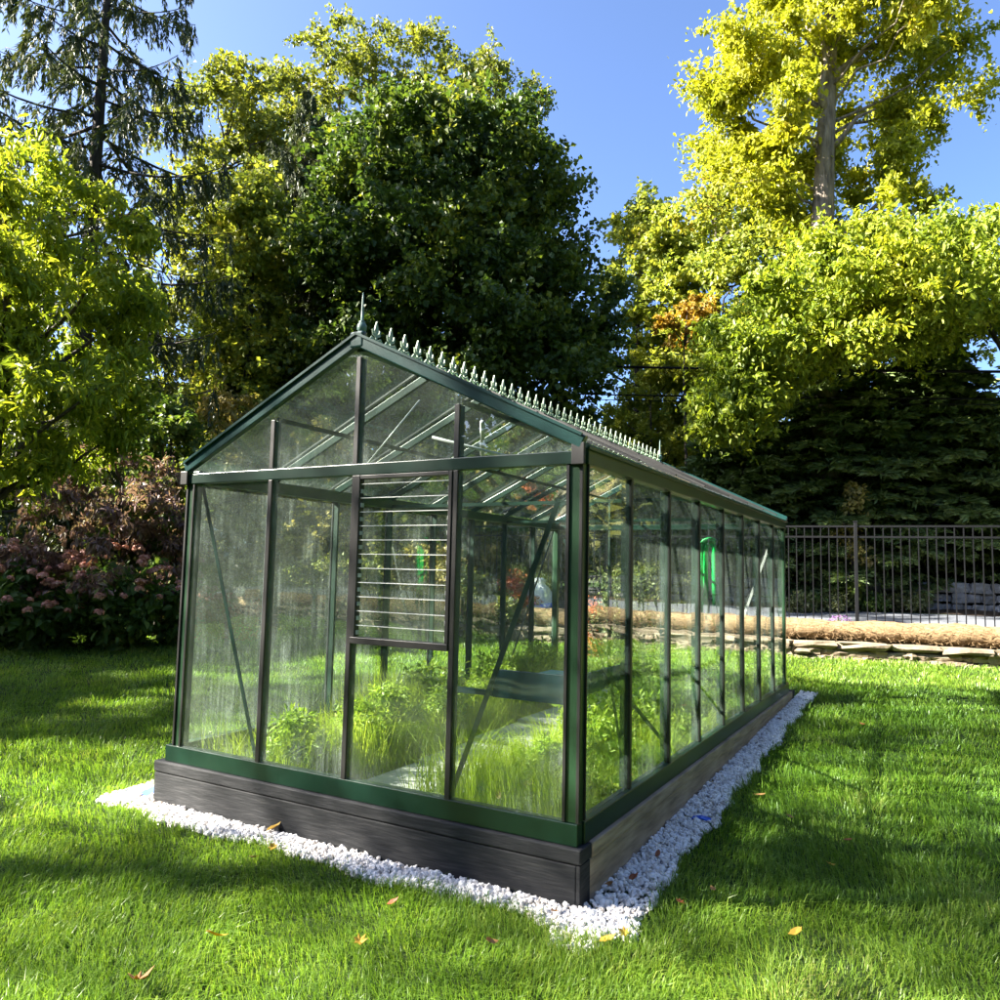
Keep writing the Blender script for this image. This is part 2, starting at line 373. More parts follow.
xs = np.unique(np.concatenate([np.linspace(-30, 14, 177), np.linspace(-400, -30, 24), np.linspace(14, 400, 24)]))
ys = np.unique(np.concatenate([np.linspace(-12, 9, 70), np.linspace(9, 22, 131), np.linspace(22, 60, 30), np.linspace(60, 600, 16), np.linspace(-200, -12, 12)]))
XX, YY = np.meshgrid(xs, ys)
ZZ = gz(XX, YY)
nx, ny = len(xs), len(ys)
gi = np.arange(nx * ny).reshape(ny, nx)
gf = np.stack([gi[:-1, :-1], gi[:-1, 1:], gi[1:, 1:], gi[1:, :-1]], -1).reshape(-1, 4)
tag(np_mesh('lawn_ground', np.stack([XX, YY, ZZ], -1).reshape(-1, 3), gf, M['soil'], smooth=True), kind='structure')

# driveway and planting soil beyond the fence, each a sheet just above the ground
def strip(name, mat, s0, s1, x0, x1, dz, kind='structure', wob=0.15):
    n = 90; vs = []; fs = []
    for i in range(n + 1):
        t = x0 + (x1 - x0) * i / n
        for j in range(5):
            s = s0 + (s1 - s0) * j / 4 + (wob * math.sin(t * 1.7 + j) if j in (0, 4) else 0)
            p = WA + WD * t + WN * s
            vs.append((p[0], p[1], GZ(p[0], p[1]) + dz))
    for i in range(n):
        for j in range(4):
            a = i * 5 + j; fs.append((a, a + 5, a + 6, a + 1))
    return tag(np_mesh(name, vs, fs, mat, smooth=True), kind=kind)
strip('driveway', M['asphalt'], 2.2, 5.2, -9, 14, 0.012, wob=0.0)
strip('mulch_bed', M['mulch'], 0.5, 2.0, -16, 14, 0.010)
strip('planting_bed', M['mulch'], 5.35, 6.15, -3.4, 14, 0.010)

# ------------------------------------------------------------------ the greenhouse
W = 3.05; L = 6.11; E0 = 0.285; SILL = 0.395; EV = 2.25; RG = 3.02
XR, XL, XM = 0.0, -W, -W / 2
gh = thing('greenhouse', 'green framed glass greenhouse with spiked ridge cresting on a dark timber base', 'greenhouse', (0, 0, 0))
# timber base: four walls of two courses
def sleeper(a, b, m='wood'): return MB().box(a, b).build('sleeper', M[m], gh, bevel=0.008)
xl, xr, yf, yb = -3.20, 0.035, -0.035, 6.42
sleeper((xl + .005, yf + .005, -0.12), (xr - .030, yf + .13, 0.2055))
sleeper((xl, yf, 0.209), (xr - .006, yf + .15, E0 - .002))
sleeper((xr - .13, yf + .133, -0.10), (xr - .010, yb - .133, 0.203), 'wood_lit')
sleeper((xr - .15, yf + .153, 0.207), (xr, yb - .153, E0 - .002), 'wood_lit')
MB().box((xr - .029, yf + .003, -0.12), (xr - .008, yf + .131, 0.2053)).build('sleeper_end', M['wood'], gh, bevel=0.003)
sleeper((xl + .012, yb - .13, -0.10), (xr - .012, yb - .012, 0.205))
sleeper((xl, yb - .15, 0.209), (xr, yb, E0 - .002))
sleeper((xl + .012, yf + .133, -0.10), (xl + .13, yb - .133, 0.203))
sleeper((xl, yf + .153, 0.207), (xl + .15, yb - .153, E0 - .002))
# green sill
def part(name, a, b, m, bev=0.004): return MB().box(a, b).build(name, M[m], gh, bevel=bev)
part('sill', (-3.12, -0.010, E0), (0.0, 0.055, SILL), 'frame')
part('sill', (-0.055, 0.057, E0), (0.012, L + .06, SILL), 'frame')
part('sill', (-3.12, L + .005, E0), (-0.057, L + .06, SILL), 'frame')
part('sill', (-3.12, 0.057, E0), (-3.055, L + .003, SILL), 'frame')
# a sloping glazing lip on the sill of the right side and the front
MB().add([(0.010, .06, SILL+.001), (0.010, L, SILL+.001), (-0.03, L, SILL + .035), (-0.03, .06, SILL + .035), (-0.05, .06, SILL+.001), (-0.05, L, SILL+.001)],
         [(0,1,2,3), (3,2,5,4), (0,4,5,1), (0,3,4), (1,5,2)]) if False else None
# corner posts
for x0, x1 in ((-0.078, -0.004), (-3.06, -2.985)):
    for y0 in (0.002, L - .072):
        part('corner_post', (x0, y0, SILL), (x1, y0 + .070, EV + .02), 'rail')
# dark rubber caps along the corner posts
for x, y in ((-0.080, -0.002), (-0.004, -0.002), (-0.002, 0.074), (-3.052, -0.002), (-2.986, -0.002)):
    MB().box((x - .009, y - .006, SILL + .002), (x + .009, y + .006, EV + .01)).build('glazing_seal', M['bar'], gh, bevel=.002)
# glazing bars: a dark cap outside, a green flank behind
FX = [-2.235, -1.52, -0.78]
def vbar(x, y, z0, z1, ax, sgn):
    """ax 'y' = the bar belongs to the front or back wall, 'x' = to a side; sgn = outward sense"""
    m = MB(); g = MB()
    if ax == 'y':
        m.box((x - .017, y + sgn * .012, z0), (x + .017, y - sgn * .004, z1)); g.box((x - .011, y - sgn * .0045, z0 + .003), (x + .011, y - sgn * .055, z1 - .003))
    else:
        m.box((x + sgn * .012, y - .017, z0), (x - sgn * .004, y + .017, z1)); g.box((x - sgn * .0045, y - .011, z0 + .003), (x - sgn * .055, y + .011, z1 - .003))
    b = m.build('glazing_bar', M['bar'], gh, bevel=.003)
    g.build('flank', M['barside'], b)
def roofz(x): return EV + .02 + (RG - EV - .02) * (1 - abs(x - XM) / (W / 2))
for x in FX:
    vbar(x, 0.0, SILL, EV - .035, 'y', -1); vbar(x, 0.0, EV + .037, roofz(x) - .055, 'y', -1)
    vbar(x, L, SILL, EV - .035, 'y', 1); vbar(x, L, EV + .037, roofz(x) - .055, 'y', 1)
SY8 = [L * k / 8 for k in range(1, 8)]
for y in SY8:
    vbar(-0.014, y, SILL, EV - .03, 'x', 1); vbar(-3.040, y, SILL, EV - .03, 'x', -1)
# eaves
part('eave_beam', (-3.06, -0.014, EV - .034), (0.0, 0.045, EV + .036), 'frame')
part('eave_beam', (-3.06, L - .045, EV - .034), (0.0, L + .012, EV + .036), 'frame')
part('eave_gutter', (-0.07, 0.047, EV - .028), (0.014, L - .047, EV + .062), 'rail')
part('gutter_lip', (0.0145, 0.02, EV + .047), (0.030, L, EV + .064), 'rail', .002)
part('eave_gutter', (-3.065, 0.047, EV - .028), (-2.98, L - .047, EV + .062), 'rail')
part('eave_cap', (-0.052, -0.034, EV - .04), (0.022, -0.0145, EV + .075), 'bar')
part('eave_cap', (-3.10, -0.034, EV - .04), (-3.03, -0.0145, EV + .055), 'bar')
# barge boards on both gables
for y0 in (-0.012, L + .012):
    for xe in (0.012, -3.062):
        MB().bar((xe, y0, EV + .075), (XM, y0, RG + .045), .045, .072, up=(0, 1, 0) if False else (0, 0, 1)).build('barge_board', M['barge'], gh, bevel=.006)
        MB().bar((xe, y0 + (-.03 if y0 < 1 else .03), EV + .115), (XM, y0 + (-.03 if y0 < 1 else .03), RG + .085), .014, .016).build('barge_trim', M['barge'], gh)
# ridge
part('ridge_beam', (XM - .035, 0.012, RG - .02), (XM + .035, L - .012, RG + .06), 'barge')
# rafters
for y in SY8:
    for xe in (-0.03, -3.02):
        MB().bar((xe, y, EV + .06), (XM, y, RG), .028, .055).build('rafter', M['frame'], gh, bevel=.003)
# purlin-like ties and vent arms
for xa in (-0.80, -2.25):
    MB().bar((xa, .05, roofz(xa) - .035), (xa, L - .05, roofz(xa) - .035), .018, .03).build('purlin', M['frame'], gh)
for y in (L * 3 / 8, L * 6 / 8):
    MB().bar((-2.98, y, EV - .01), (-0.07, y, EV - .01), .016, .03).build('tie_bar', M['frame'], gh)
MB().tube([(-1.92, .57, 2.36), (-1.57, .72, 2.84)], .007).build('vent_arm', M['alu'], gh)
MB().tube([(-1.33, .54, 2.53), (-.88, .81, 2.41)], .010).build('vent_arm', M['alu'], gh)
MB().tube([(-1.75, 1.9, 2.62), (-1.52, 1.5, 2.82)], .018).build('vent_opener', M['alu'], gh)
# panes
T = .004
def pane(vs, m='glass'):
    """vs: outline, extruded by T along the pane normal"""
    v = [Vector(p) for p in vs]; n = (v[1] - v[0]).cross(v[2] - v[0]).normalized() * T; k = len(v)
    mb = MB(); mb.add(v + [p + n for p in v], [tuple(range(k))[::-1], tuple(range(k, 2*k))] + [(i, (i+1) % k, (i+1) % k + k, i + k) for i in range(k)])
    return mb.build('pane', M[m], gh)
ED = [-2.985] + FX + [-0.080]
g0 = .0125
for i in range(4):
    a, b = ED[i] + .012 * (i > 0), ED[i+1] - .012 * (i < 3)
    if i != 2:
        pane([(a, .008, SILL), (b, .008, SILL), (b, .008, EV - .034), (a, .008, EV - .034)])
    else:
        pane([(a, .008, SILL), (b, .008, SILL), (b, .008, 1.19), (a, .008, 1.19)])
    pane([(a, .008, EV + .037), (b, .008, EV + .037), (b, .008, roofz(b) + .005), (a, .008, roofz(a) + .005)])
    pane([(a, L - .012, SILL), (b, L - .012, SILL), (b, L - .012, EV - .034), (a, L - .012, EV - .034)], 'glass_side')
    pane([(a, L - .012, EV + .037), (b, L - .012, EV + .037), (b, L - .012, roofz(b)), (a, L - .012, roofz(a))], 'glass_side')
YE = [.075] + SY8 + [L - .075]
for i in range(8):
    a, b = YE[i] + .012 * (i > 0), YE[i+1] - .012 * (i < 7)
    pane([(-.024, a, SILL), (-.024, b, SILL), (-.024, b, EV - .03), (-.024, a, EV - .03)], 'glass_side')
    pane([(-3.036, a, SILL), (-3.036, b, SILL), (-3.036, b, EV - .03), (-3.036, a, EV - .03)], 'glass_side')
    for xe, s in ((0.035, 1), (-3.085, -1)):
        pane([(xe, YE[i] - .05 * (i == 0), EV + .068), (xe, YE[i+1], EV + .068), (XM + s * .036, YE[i+1], RG + .045), (XM + s * .036, YE[i] - .05 * (i == 0), RG + .045)], 'glass_roof')
# roof glass capping bars
for y in SY8:
    for xe, s in ((0.037, 1), (-3.087, -1)):
        MB().bar((xe, y, EV + .085), (XM + s * .037, y, RG + .062), .030, .012).build('roof_cap', M['bar'], gh)
# louvre window in the front wall
lv = part('louvre_frame', (-1.502, -0.020, 1.195), (-0.798, 0.030, 1.235), 'bar')
for x0, x1 in ((-1.502, -1.470), (-0.822, -0.798)):
    MB().box((x0, -.018, 1.236), (x1, .028, EV - .036)).build('louvre_jamb', M['bar'], lv, bevel=.003)
MB().box((-1.469, -.016, 2.190), (-0.823, .026, EV - .036)).build('louvre_head', M['bar'], lv, bevel=.003)
for k in range(11):
    z = 1.262 + k * .0855
    s = MB(); s.bar((-1.468, .008, z), (-0.824, .008, z), .005, .088, up=(0, -.10, 1)); so = s.build('glass_slat', M['glass_side'], lv)
    MB().bar((-1.468, -.004, z + .043), (-0.824, -.004, z + .043), .007, .0045).build('slat_edge', M['alu'], so)
for k in range(11):
    z = 1.262 + k * .0855
    for x in (-1.466, -.826):
        MB().box((x - .006, -.004, z - .012), (x + .006, .02, z + .012)).build('slat_clip', M['alu'], lv)
# diagonal braces
def brace(a, b, m='frame', w=.028): MB().bar(a, b, .006, w, up=(0, 0, 1)).build('brace', M[m], gh)
brace((-2.97, .06, 2.20), (-2.32, .06, .40)); brace((-.165, .06, 2.03), (-.80, .06, .40), 'frame', .03)
brace((-.06, .55, 1.10), (-.06, .84, .40)); brace((-.06, .45, 1.12), (-.06, 1.75, .42)); brace((-.06, 2.0, .98), (-.06, 3.25, .42))
brace((-2.99, L - .2, 2.2), (-2.99, L - 1.45, .42))
brace((-.15, L - .05, 2.1), (-.75, L - .05, .42), 'alu'); brace((-2.9, L - .05, 2.1), (-2.3, L - .05, .42))
brace((-.06, L - .15, 2.15), (-.06, L - 1.5, .42))
# ridge cresting with fleur spikes, finials at both ends
cr = part('ridge_cresting', (XM - .010, .04, RG + .061), (XM + .010, L - .04, RG + .074), 'crest', .002)
def fleur():
    m = MB(); z = RG + .073
    def prism(pts, t=.007):
        k = len(pts); m.add([(XM - t/2, y, z + h) for y, h in pts] + [(XM + t/2, y, z + h) for y, h in pts],
                            [tuple(range(k)), tuple(range(k, 2*k))[::-1]] + [(i, i + k, (i+1) % k + k, (i+1) % k) for i in range(k)])
    prism([(-.006, 0), (.006, 0), (.008, .05), (.021, .080), (.012, .115), (0, .145), (-.012, .115), (-.021, .080), (-.008, .05)], .010)
    for s in (-1, 1):
        prism([(s*.006, .038), (s*.036, .048), (s*.043, .084), (s*.030, .090), (s*.025, .064), (s*.006, .056)], .009)
        prism([(s*.004, .020), (s*.045, .038), (s*.078, .002), (s*.062, .001), (s*.040, .022), (s*.004, .006)], .008)
    return m
fl = None
for k in range(39):
    y = .155 + k * (L - .31) / 38
    if fl is None:
        fl = fleur().build('crest_spike', M['crest'], cr); fl.location = (0, y, 0); o0 = fl
    else:
        c = o0.copy(); COL.objects.link(c); c.parent = cr; c.location = (0, y, 0)
FPROF = [(.036, 0), (.036, .020), (.020, .028), (.018, .048), (.026, .058), (.031, .072), (.031, .092), (.024, .106), (.018, .112), (.022, .118), (.010, .128), (.0085, .19), (.006, .27), (.002, .31)]
for y in (.012, L - .10):
    MB().lathe((XM, y, RG + .055), FPROF, 14).build('ridge_finial', M['finial'], gh)
part('ridge_block', (XM - .052, -.040, RG - .005), (XM + .052, .010, RG + .100), 'barge', .012)

# things inside
sh = thing('tray_shelf', 'teal metal tray shelf hung inside the front right corner of the greenhouse', 'shelf', (-.33, .45, .95))
MB().box((-.25, -.33, 0), (.25, -.318, .155)).build('front_apron', M['shelf'], sh, bevel=.003)
MB().box((.243, -.317, .04), (.255, .42, .155)).build('side_apron', M['shelf'], sh, bevel=.003)
MB().box((-.25, -.317, .06), (.242, .42, .075)).build('tray', M['shelf'], sh)
MB().box((-.50, -.335, .005), (-.251, -.31, .035)).build('support_bar', M['shelf'], sh)
ho = thing('garden_hose', 'bright green garden hose looped over a hook inside the far end of the greenhouse', 'hose', (-.88, L - .10, 1.0))
hm = MB()
for k in range(8):
    wd = .035 + .020 * k * .6; top = 1.02 + .012 * k; bt = random.uniform(-.02, .35); bt2 = random.uniform(.0, .45); yy = -.012 * (k % 3)
    pts = [(-wd * 1.35, yy, bt)] + [(-wd * 1.1, yy, bt + (top - .12 - bt) * f) for f in (.4, .75)]
    pts += [(-wd * math.cos(t), yy, top - .10 + .10 * math.sin(t)) for t in np.linspace(.15, PI - .15, 9)]
    pts += [(wd * 1.0, yy, bt2 + (top - .12 - bt2) * f) for f in (.75, .4)] + [(wd * 1.15, yy, bt2)]
    hm.tube(pts, .0135, 6)
hm.build('hose_coil', M['hose'], ho)
MB().tube([(0, .03, 1.06), (0, -.06, 1.06), (0, -.07, 1.10)], .008).build('hook', M['alu'], ho)

# path of pavers inside
for k in range(6):
    y = .78 + k * .88
    pv = MB(); x0 = -2.17 + random.uniform(-.02, .02)
    pv.box((x0, y, -.02), (x0 + .90, y + .85, lawn_z(0, y) + .075))
    tag(pv.build('paver', M['paver'], None, bevel=.01), ['pale concrete paver nearest the front glass inside the greenhouse', 'second pale paver from the front glass on the greenhouse path',
        'third pale paver from the front glass on the greenhouse path', 'fourth pale paver from the front on the greenhouse path', 'fifth pale paver from the front on the greenhouse path',
        'pale paver at the far end of the greenhouse path'][k], 'paver', 'pavers of the greenhouse path')

# ------------------------------------------------------------------ gravel strip round the base
def ico():
    t = (1 + 5 ** .5) / 2
    v = np.array([(-1,t,0),(1,t,0),(-1,-t,0),(1,-t,0),(0,-1,t),(0,1,t),(0,-1,-t),(0,1,-t),(t,0,-1),(t,0,1),(-t,0,-1),(-t,0,1)], float)
    f = np.array([(0,11,5),(0,5,1),(0,1,7),(0,7,10),(0,10,11),(1,5,9),(5,11,4),(11,10,2),(10,7,6),(7,1,8),(3,9,4),(3,4,2),(3,2,6),(3,6,8),(3,8,9),(4,9,5),(2,4,11),(6,2,10),(8,6,7),(9,8,1)])
    return v / np.linalg.norm(v[0]), f
IV, IF = ico()
def rand_rot(n):
    q = norm(RNG.normal(size=(n, 4))); a, b, c, d = q.T
    return np.stack([np.stack([1-2*(c*c+d*d), 2*(b*c-a*d), 2*(b*d+a*c)], -1), np.stack([2*(b*c+a*d), 1-2*(b*b+d*d), 2*(c*d-a*b)], -1), np.stack([2*(b*d-a*c), 2*(c*d+a*b), 1-2*(b*b+c*c)], -1)], 1)
def stones(pos, size, jit=.28):
    n = len(pos)
    v = IV[None] * (1 + RNG.uniform(-jit, jit, (n, 12, 1)))
    v = v * RNG.uniform(.6, 1.25, (n, 1, 3))
    v = np.einsum('nij,nkj->nki', rand_rot(n), v) * size[:, None, None] + pos[:, None]
    f = (np.arange(n)[:, None, None] * 12 + IF[None]).reshape(-1, 3)
    return v.reshape(-1, 3), f
def edge_front(x): return 0.19 + .035 * np.sin(x * 4.3) + .025 * np.sin(x * 11 + 1) + .03 * np.clip((x + .25) * 2, 0, 1)
def edge_right(y): return np.maximum(.255 - .014 * np.clip(y, 0, 7) + .02 * np.sin(y * 5) + .015 * np.sin(y * 13), .15)
n = 5200
xa = RNG.uniform(-3.55, .36, n); ya = -.035 - RNG.random(n) * (edge_front(xa) + .02)
n = 8600
yb_ = -.40 + RNG.random(n) ** 0.92 * 7.3; xb = .03 + RNG.random(n) * (edge_right(yb_) + .02)
n3 = 900
xc = -3.21 - RNG.random(n3) * .36; yc = -.14 + RNG.random(n3) * .42
gx = np.concatenate([xa, xb, xc]); gy = np.concatenate([ya, yb_, yc])
ok = ~((gx > .24) & (gy < -.20)); gx, gy = gx[ok], gy[ok]
sz = .0075 + .0135 * RNG.random(len(gx)) ** 1.6
gp = np.stack([gx, gy, gz(gx, gy) + RNG.uniform(0, .030, len(gx)) + .006], -1)
v, f = stones(gp, sz)
tag(np_mesh('gravel', v, f, M['gravel']), 'white crushed marble gravel strip round the greenhouse base', 'gravel', kind='stuff')

# ------------------------------------------------------------------ grass
def noise2(x, y, s):
    return (np.sin(x * s + 1.3 * np.sin(y * s * .7 + 1)) + np.sin(y * s * 1.13 + 1.7 * np.sin(x * s * .6 + 2)) + np.sin((x + y) * s * .71 + 3)) / 3
def blades(x, y, z, h, wd, lean, rng=RNG):
    n = len(x); a = rng.uniform(0, 2*PI, n); b = 2*PI * noise2(x, y, 2.6) + rng.normal(0, 1.0, n)
    side = np.stack([np.cos(a), np.sin(a), np.zeros(n)], -1) * wd[:, None] * .5
    ld_ = np.stack([np.cos(b), np.sin(b), np.zeros(n)], -1) * (lean * h)[:, None]
    base = np.stack([x, y, z], -1); up = np.array([0, 0, 1.0])
    mid = base + ld_ * .30 + up * (h * .62)[:, None]; tip = base + ld_ + up * (h * (1 - .35 * np.minimum(lean, 1)))[:, None]
    V = np.stack([base - side, base + side, mid - side * .75, mid + side * .75, tip], 1).reshape(-1, 3)
    Fc = (np.arange(n)[:, None, None] * 5 + np.array([(0,1,3),(0,3,2),(2,3,4)])[None]).reshape(-1, 3)
    return V, Fc
RHO = 9500.0
def radial(n, r0, r1, p, th):
    u = RNG.random(n); q = 2 - p
    r = (r0 ** q + u * (r1 ** q - r0 ** q)) ** (1 / q)
    return r, RNG.uniform(-th, th, n)
n1 = int(RHO * .5 * 4.0 * 2.1 * .55); r1_ = np.sqrt(RNG.uniform(.8, 9, n1)); t1 = RNG.uniform(-1.05, 1.05, n1)
n2 = int(RHO * 3 ** 1.6 * (19 ** .4 - 3 ** .4) / .4 * 1.9); r2_, t2 = radial(n2, 3.0, 19.0, 1.6, .95)
r_ = np.concatenate([r1_, r2_]); t_ = np.concatenate([t1, t2])
yaw = .516
gx = CAM.x + r_ * -np.sin(yaw + t_); gy = CAM.y + r_ * np.cos(yaw + t_)
ins = (gx > -3.18) & (gx < .02) & (gy > -.02) & (gy < 6.4)
ins |= (gx > -3.5) & (gx <= .32) & (gy > -.015 - edge_front(gx)) & (gy <= 0.2) & ~((gx < -3.22) & (gy > .05 + .2*np.sin(gx*9)))
ins |= (gx > 0) & (gx < .045 + edge_right(gy)) & (gy > -.22) & (gy < 6.9)
ins |= sdist(gx, gy) > -.02
dens = .55 + .45 * noise2(gx, gy, 3.1) + .25
ok = ~ins & (RNG.random(len(gx)) < np.clip(dens + .25, .35, 1))
gx, gy, rr = gx[ok], gy[ok], r_[ok]
hh = RNG.uniform(.040, .098, len(gx)) * (1 + .28 * noise2(gx, gy, 2.3) + .30 * noise2(gx, gy, 9.0)) * np.where(RNG.random(len(gx)) < .05, 1.35, 1)
ww = RNG.uniform(.0028, .0052, len(gx)) * np.maximum(1, rr / 3.6) ** .75
v, f = blades(gx, gy, gz(gx, gy) - .004, hh, ww, RNG.uniform(.2, 1.25, len(gx)))
tag(np_mesh('grass', v, f, M['grass']), 'green lawn grass round the greenhouse', 'grass', kind='stuff')
# tall grass and weeds inside the greenhouse
n = 46000
ix = RNG.uniform(-2.95, -.12, n); iy = RNG.uniform(.12, L - .15, n)
keep = ~((ix > -2.22) & (ix < -1.22) & (iy > .74 + .1 * np.sin(ix * 9)))
ix, iy = ix[keep], iy[keep]
hh = RNG.uniform(.16, .50, len(ix)) * np.where((ix > -2.3) & (ix < -1.2) & (iy < .9), .32, 1.0) * np.where((ix > -1.22) & (iy < 2.2), 1.45, 1.0) * np.where(ix < -2.2, 1.45, 1.0) * (1 + .45 * noise2(ix, iy, 3.0))
v, f = blades(ix, iy, gz(ix, iy), hh, RNG.uniform(.004, .008, len(ix)), np.minimum(RNG.uniform(.2, 1.0, len(ix)), .9 * np.minimum(np.minimum(ix + 3.0, -.06 - ix), iy - .04) / hh))
tag(np_mesh('tall_grass', v, f, M['tallgrass']), 'long grass and seedlings growing inside the greenhouse', 'grass', kind='stuff')

# ------------------------------------------------------------------ foliage builders
UA = np.array([0.8709, 0.4915, 0.0]); VA = np.array([-0.4915, 0.8709, 0.0])     # across and away, level
def clump_leaves(cs, rs, per, Ln, Wd, six=False, droop=.15, hang=.25, upb=.55, flat=.75, sprays=False):
    n = len(cs) * per
    ci = np.repeat(np.arange(len(cs)), per)
    d = rand_dirs(n); rad = np.where(RNG.random(n) < .55, RNG.random(n) ** .45, np.minimum(np.abs(RNG.normal(0, .60, n)), 1.3))
    off = d * rad[:, None] * rs[ci][:, None] * np.array([1, 1, flat])
    if sprays:                                # leaves gather on twigs: short sprays inside each clump
        ns = max(5, per // 26)
        sc = rand_dirs(len(cs) * ns) * (RNG.random((len(cs) * ns, 1)) ** .5 * 1.12) * np.repeat(rs, ns)[:, None] * np.array([1, 1, flat])
        si = ci * ns + RNG.integers(0, ns, n)
        out = norm(sc); t_ = RNG.normal(0, .26, n)
        off = sc[si] + out[si] * (t_ * rs[ci])[:, None] + RNG.normal(size=(n, 3)) * (.13 * rs[ci])[:, None] * np.array([1, 1, .8])
        off[:, 2] -= .10 * rs[ci] * np.abs(t_) * 3
    # lumpy clumps: small twigs pull leaves together
    pos = cs[ci] + off
    axis = norm(d * .8 + RNG.normal(size=(n, 3)) * .6 - np.array([0, 0, hang]))
    nrm = norm(np.array([0, 0, upb]) + d * .45 + RNG.normal(size=(n, 3)) * .42)
    s = RNG.uniform(.5, 1.4, n)
    return leaves_geo(pos, axis, nrm, Ln * s, Wd * s, six, droop)

def prof_at(prof, z):
    zs = [p[0] for p in prof]
    return np.interp(z, zs, [p[1] for p in prof]), np.interp(z, zs, [p[2] for p in prof])

def crown_clumps(prof, n, r0, r1, depth=.9, outer=.42):
    """clump centres in a crown given by (height, left, right) stations"""
    zs = np.array([p[0] for p in prof]); z0, z1 = zs.min(), zs.max()
    out = []; rad = []
    while len(out) < n:
        z = RNG.uniform(z0, z1); a, b = prof_at(prof, z); wmax = max(p[2] - p[1] for p in prof)
        if RNG.random() > ((b - a) / wmax) ** 1.0 + .05: continue
        r = RNG.uniform(r0, r1); th = RNG.uniform(0, 2*PI); q = RNG.random() ** outer
        h = max((b - a) / 2 - r * .55, .05); c = (a + b) / 2
        u = c + h * q * math.cos(th); v = h * depth * q * math.sin(th)
        out.append(UA * u + VA * v + np.array([0, 0, z])); rad.append(r)
    return np.array(out), np.array(rad)

def limbs(mb, trunk, cs, rtr, nl, frac=.30):
    """tapering limbs from the trunk polyline to some clump centres"""
    tz = [p[2] for p in trunk]
    idx = RNG.permutation(len(cs))[:nl]
    for i in idx:
        c = Vector(cs[i]); hd = math.hypot(c.x, c.y)
        z = min(max(c.z - .55 * hd - .2, tz[0] + .28 * (tz[-1] - tz[0])), tz[-1] * .97)
        p0 = Vector((float(np.interp(z, tz, [p[0] for p in trunk])), float(np.interp(z, tz, [p[1] for p in trunk])), z))
        k = 5; pts = []; rs = []
        r0 = max(rtr * frac * (1 - .6 * (z - tz[0]) / (tz[-1] - tz[0])), .02)
        for j in range(k + 1):
            t = j / k
            q = p0.lerp(c, t); q.z += -.12 * hd * math.sin(PI * t) * .6 + .0
            if 0 < j < k: q += Vector((random.uniform(-1, 1), random.uniform(-1, 1), random.uniform(-1, 1))) * .06 * hd
            pts.append(q); rs.append(r0 * (1 - t) + .012)
        mb.tube(pts, rs, 6)

def broad_tree(name, label, cat, base, trunk, tr, prof, ncl, r0, r1, per, Ln, Wd, mat, bark='bark_dark', six=False, droop=.15, hang=.25, depth=.9, nl=20, group=None, outer=.42, flat=.75, upb=.55):
    x, y = base; z = GZ(x, y)
    t = thing(name, label, cat, (x, y, z), 0, group)
    mb = MB()
    k = len(trunk); zc = max(p[0] for p in prof) * .86
    trunk = [(p[0], p[1], p[2] * min(1, zc / trunk[-1][2])) for p in trunk]
    mb.tube([Vector(p) for p in trunk], [tr * 1.25 if i == 0 else tr * (1 - .8 * i / (k - 1)) for i in range(k)], 12)
    cs, rs = crown_clumps(prof, ncl, r0, r1, depth, outer)
    limbs(mb, trunk, cs, tr, nl)
    mb.build('trunk', M[bark], t)
    v, f = clump_leaves(cs, rs, per, Ln, Wd, six, droop, hang, upb, flat, name != 'shade_tree')
    np_mesh('crown', v, f, M[mat], t)
    return t

def shrub(name, label, cat, base, rx, rz, ncl, per, Ln, Wd, mat, lift=.0, group=None, six=False, cr=.22, stems=5, top=None):
    x, y = base; z = GZ(x, y)
    t = thing(name, label, cat, (x, y, z), 0, group)
    cs = []; rs = []
    for i in range(ncl):
        d = rand_dirs(1)[0]; q = RNG.random() ** .4
        cs.append(np.array([d[0] * rx * q, d[1] * rx * q, lift + rz + d[2] * rz * q * .95])); rs.append(RNG.uniform(.7, 1.3) * cr)
    cs = np.array(cs); cs[:, 2] = np.maximum(cs[:, 2], cr * .6); rs = np.array(rs)
    v, f = clump_leaves(cs, rs, per, Ln, Wd, six, .15, .2)
    fo = np_mesh('foliage', v, f, M[mat], t)
    m = MB()
    for i in range(stems):
        c = Vector(cs[i]); a = random.uniform(0, 6.28)
        m.tube([(.05 * math.cos(a), .05 * math.sin(a), -.03), (c.x * .45, c.y * .45, c.z * .5), c], [.022, .016, .006], 6)
    m.build('stem', M['bark_dark'], t)
    return t, cs, rs

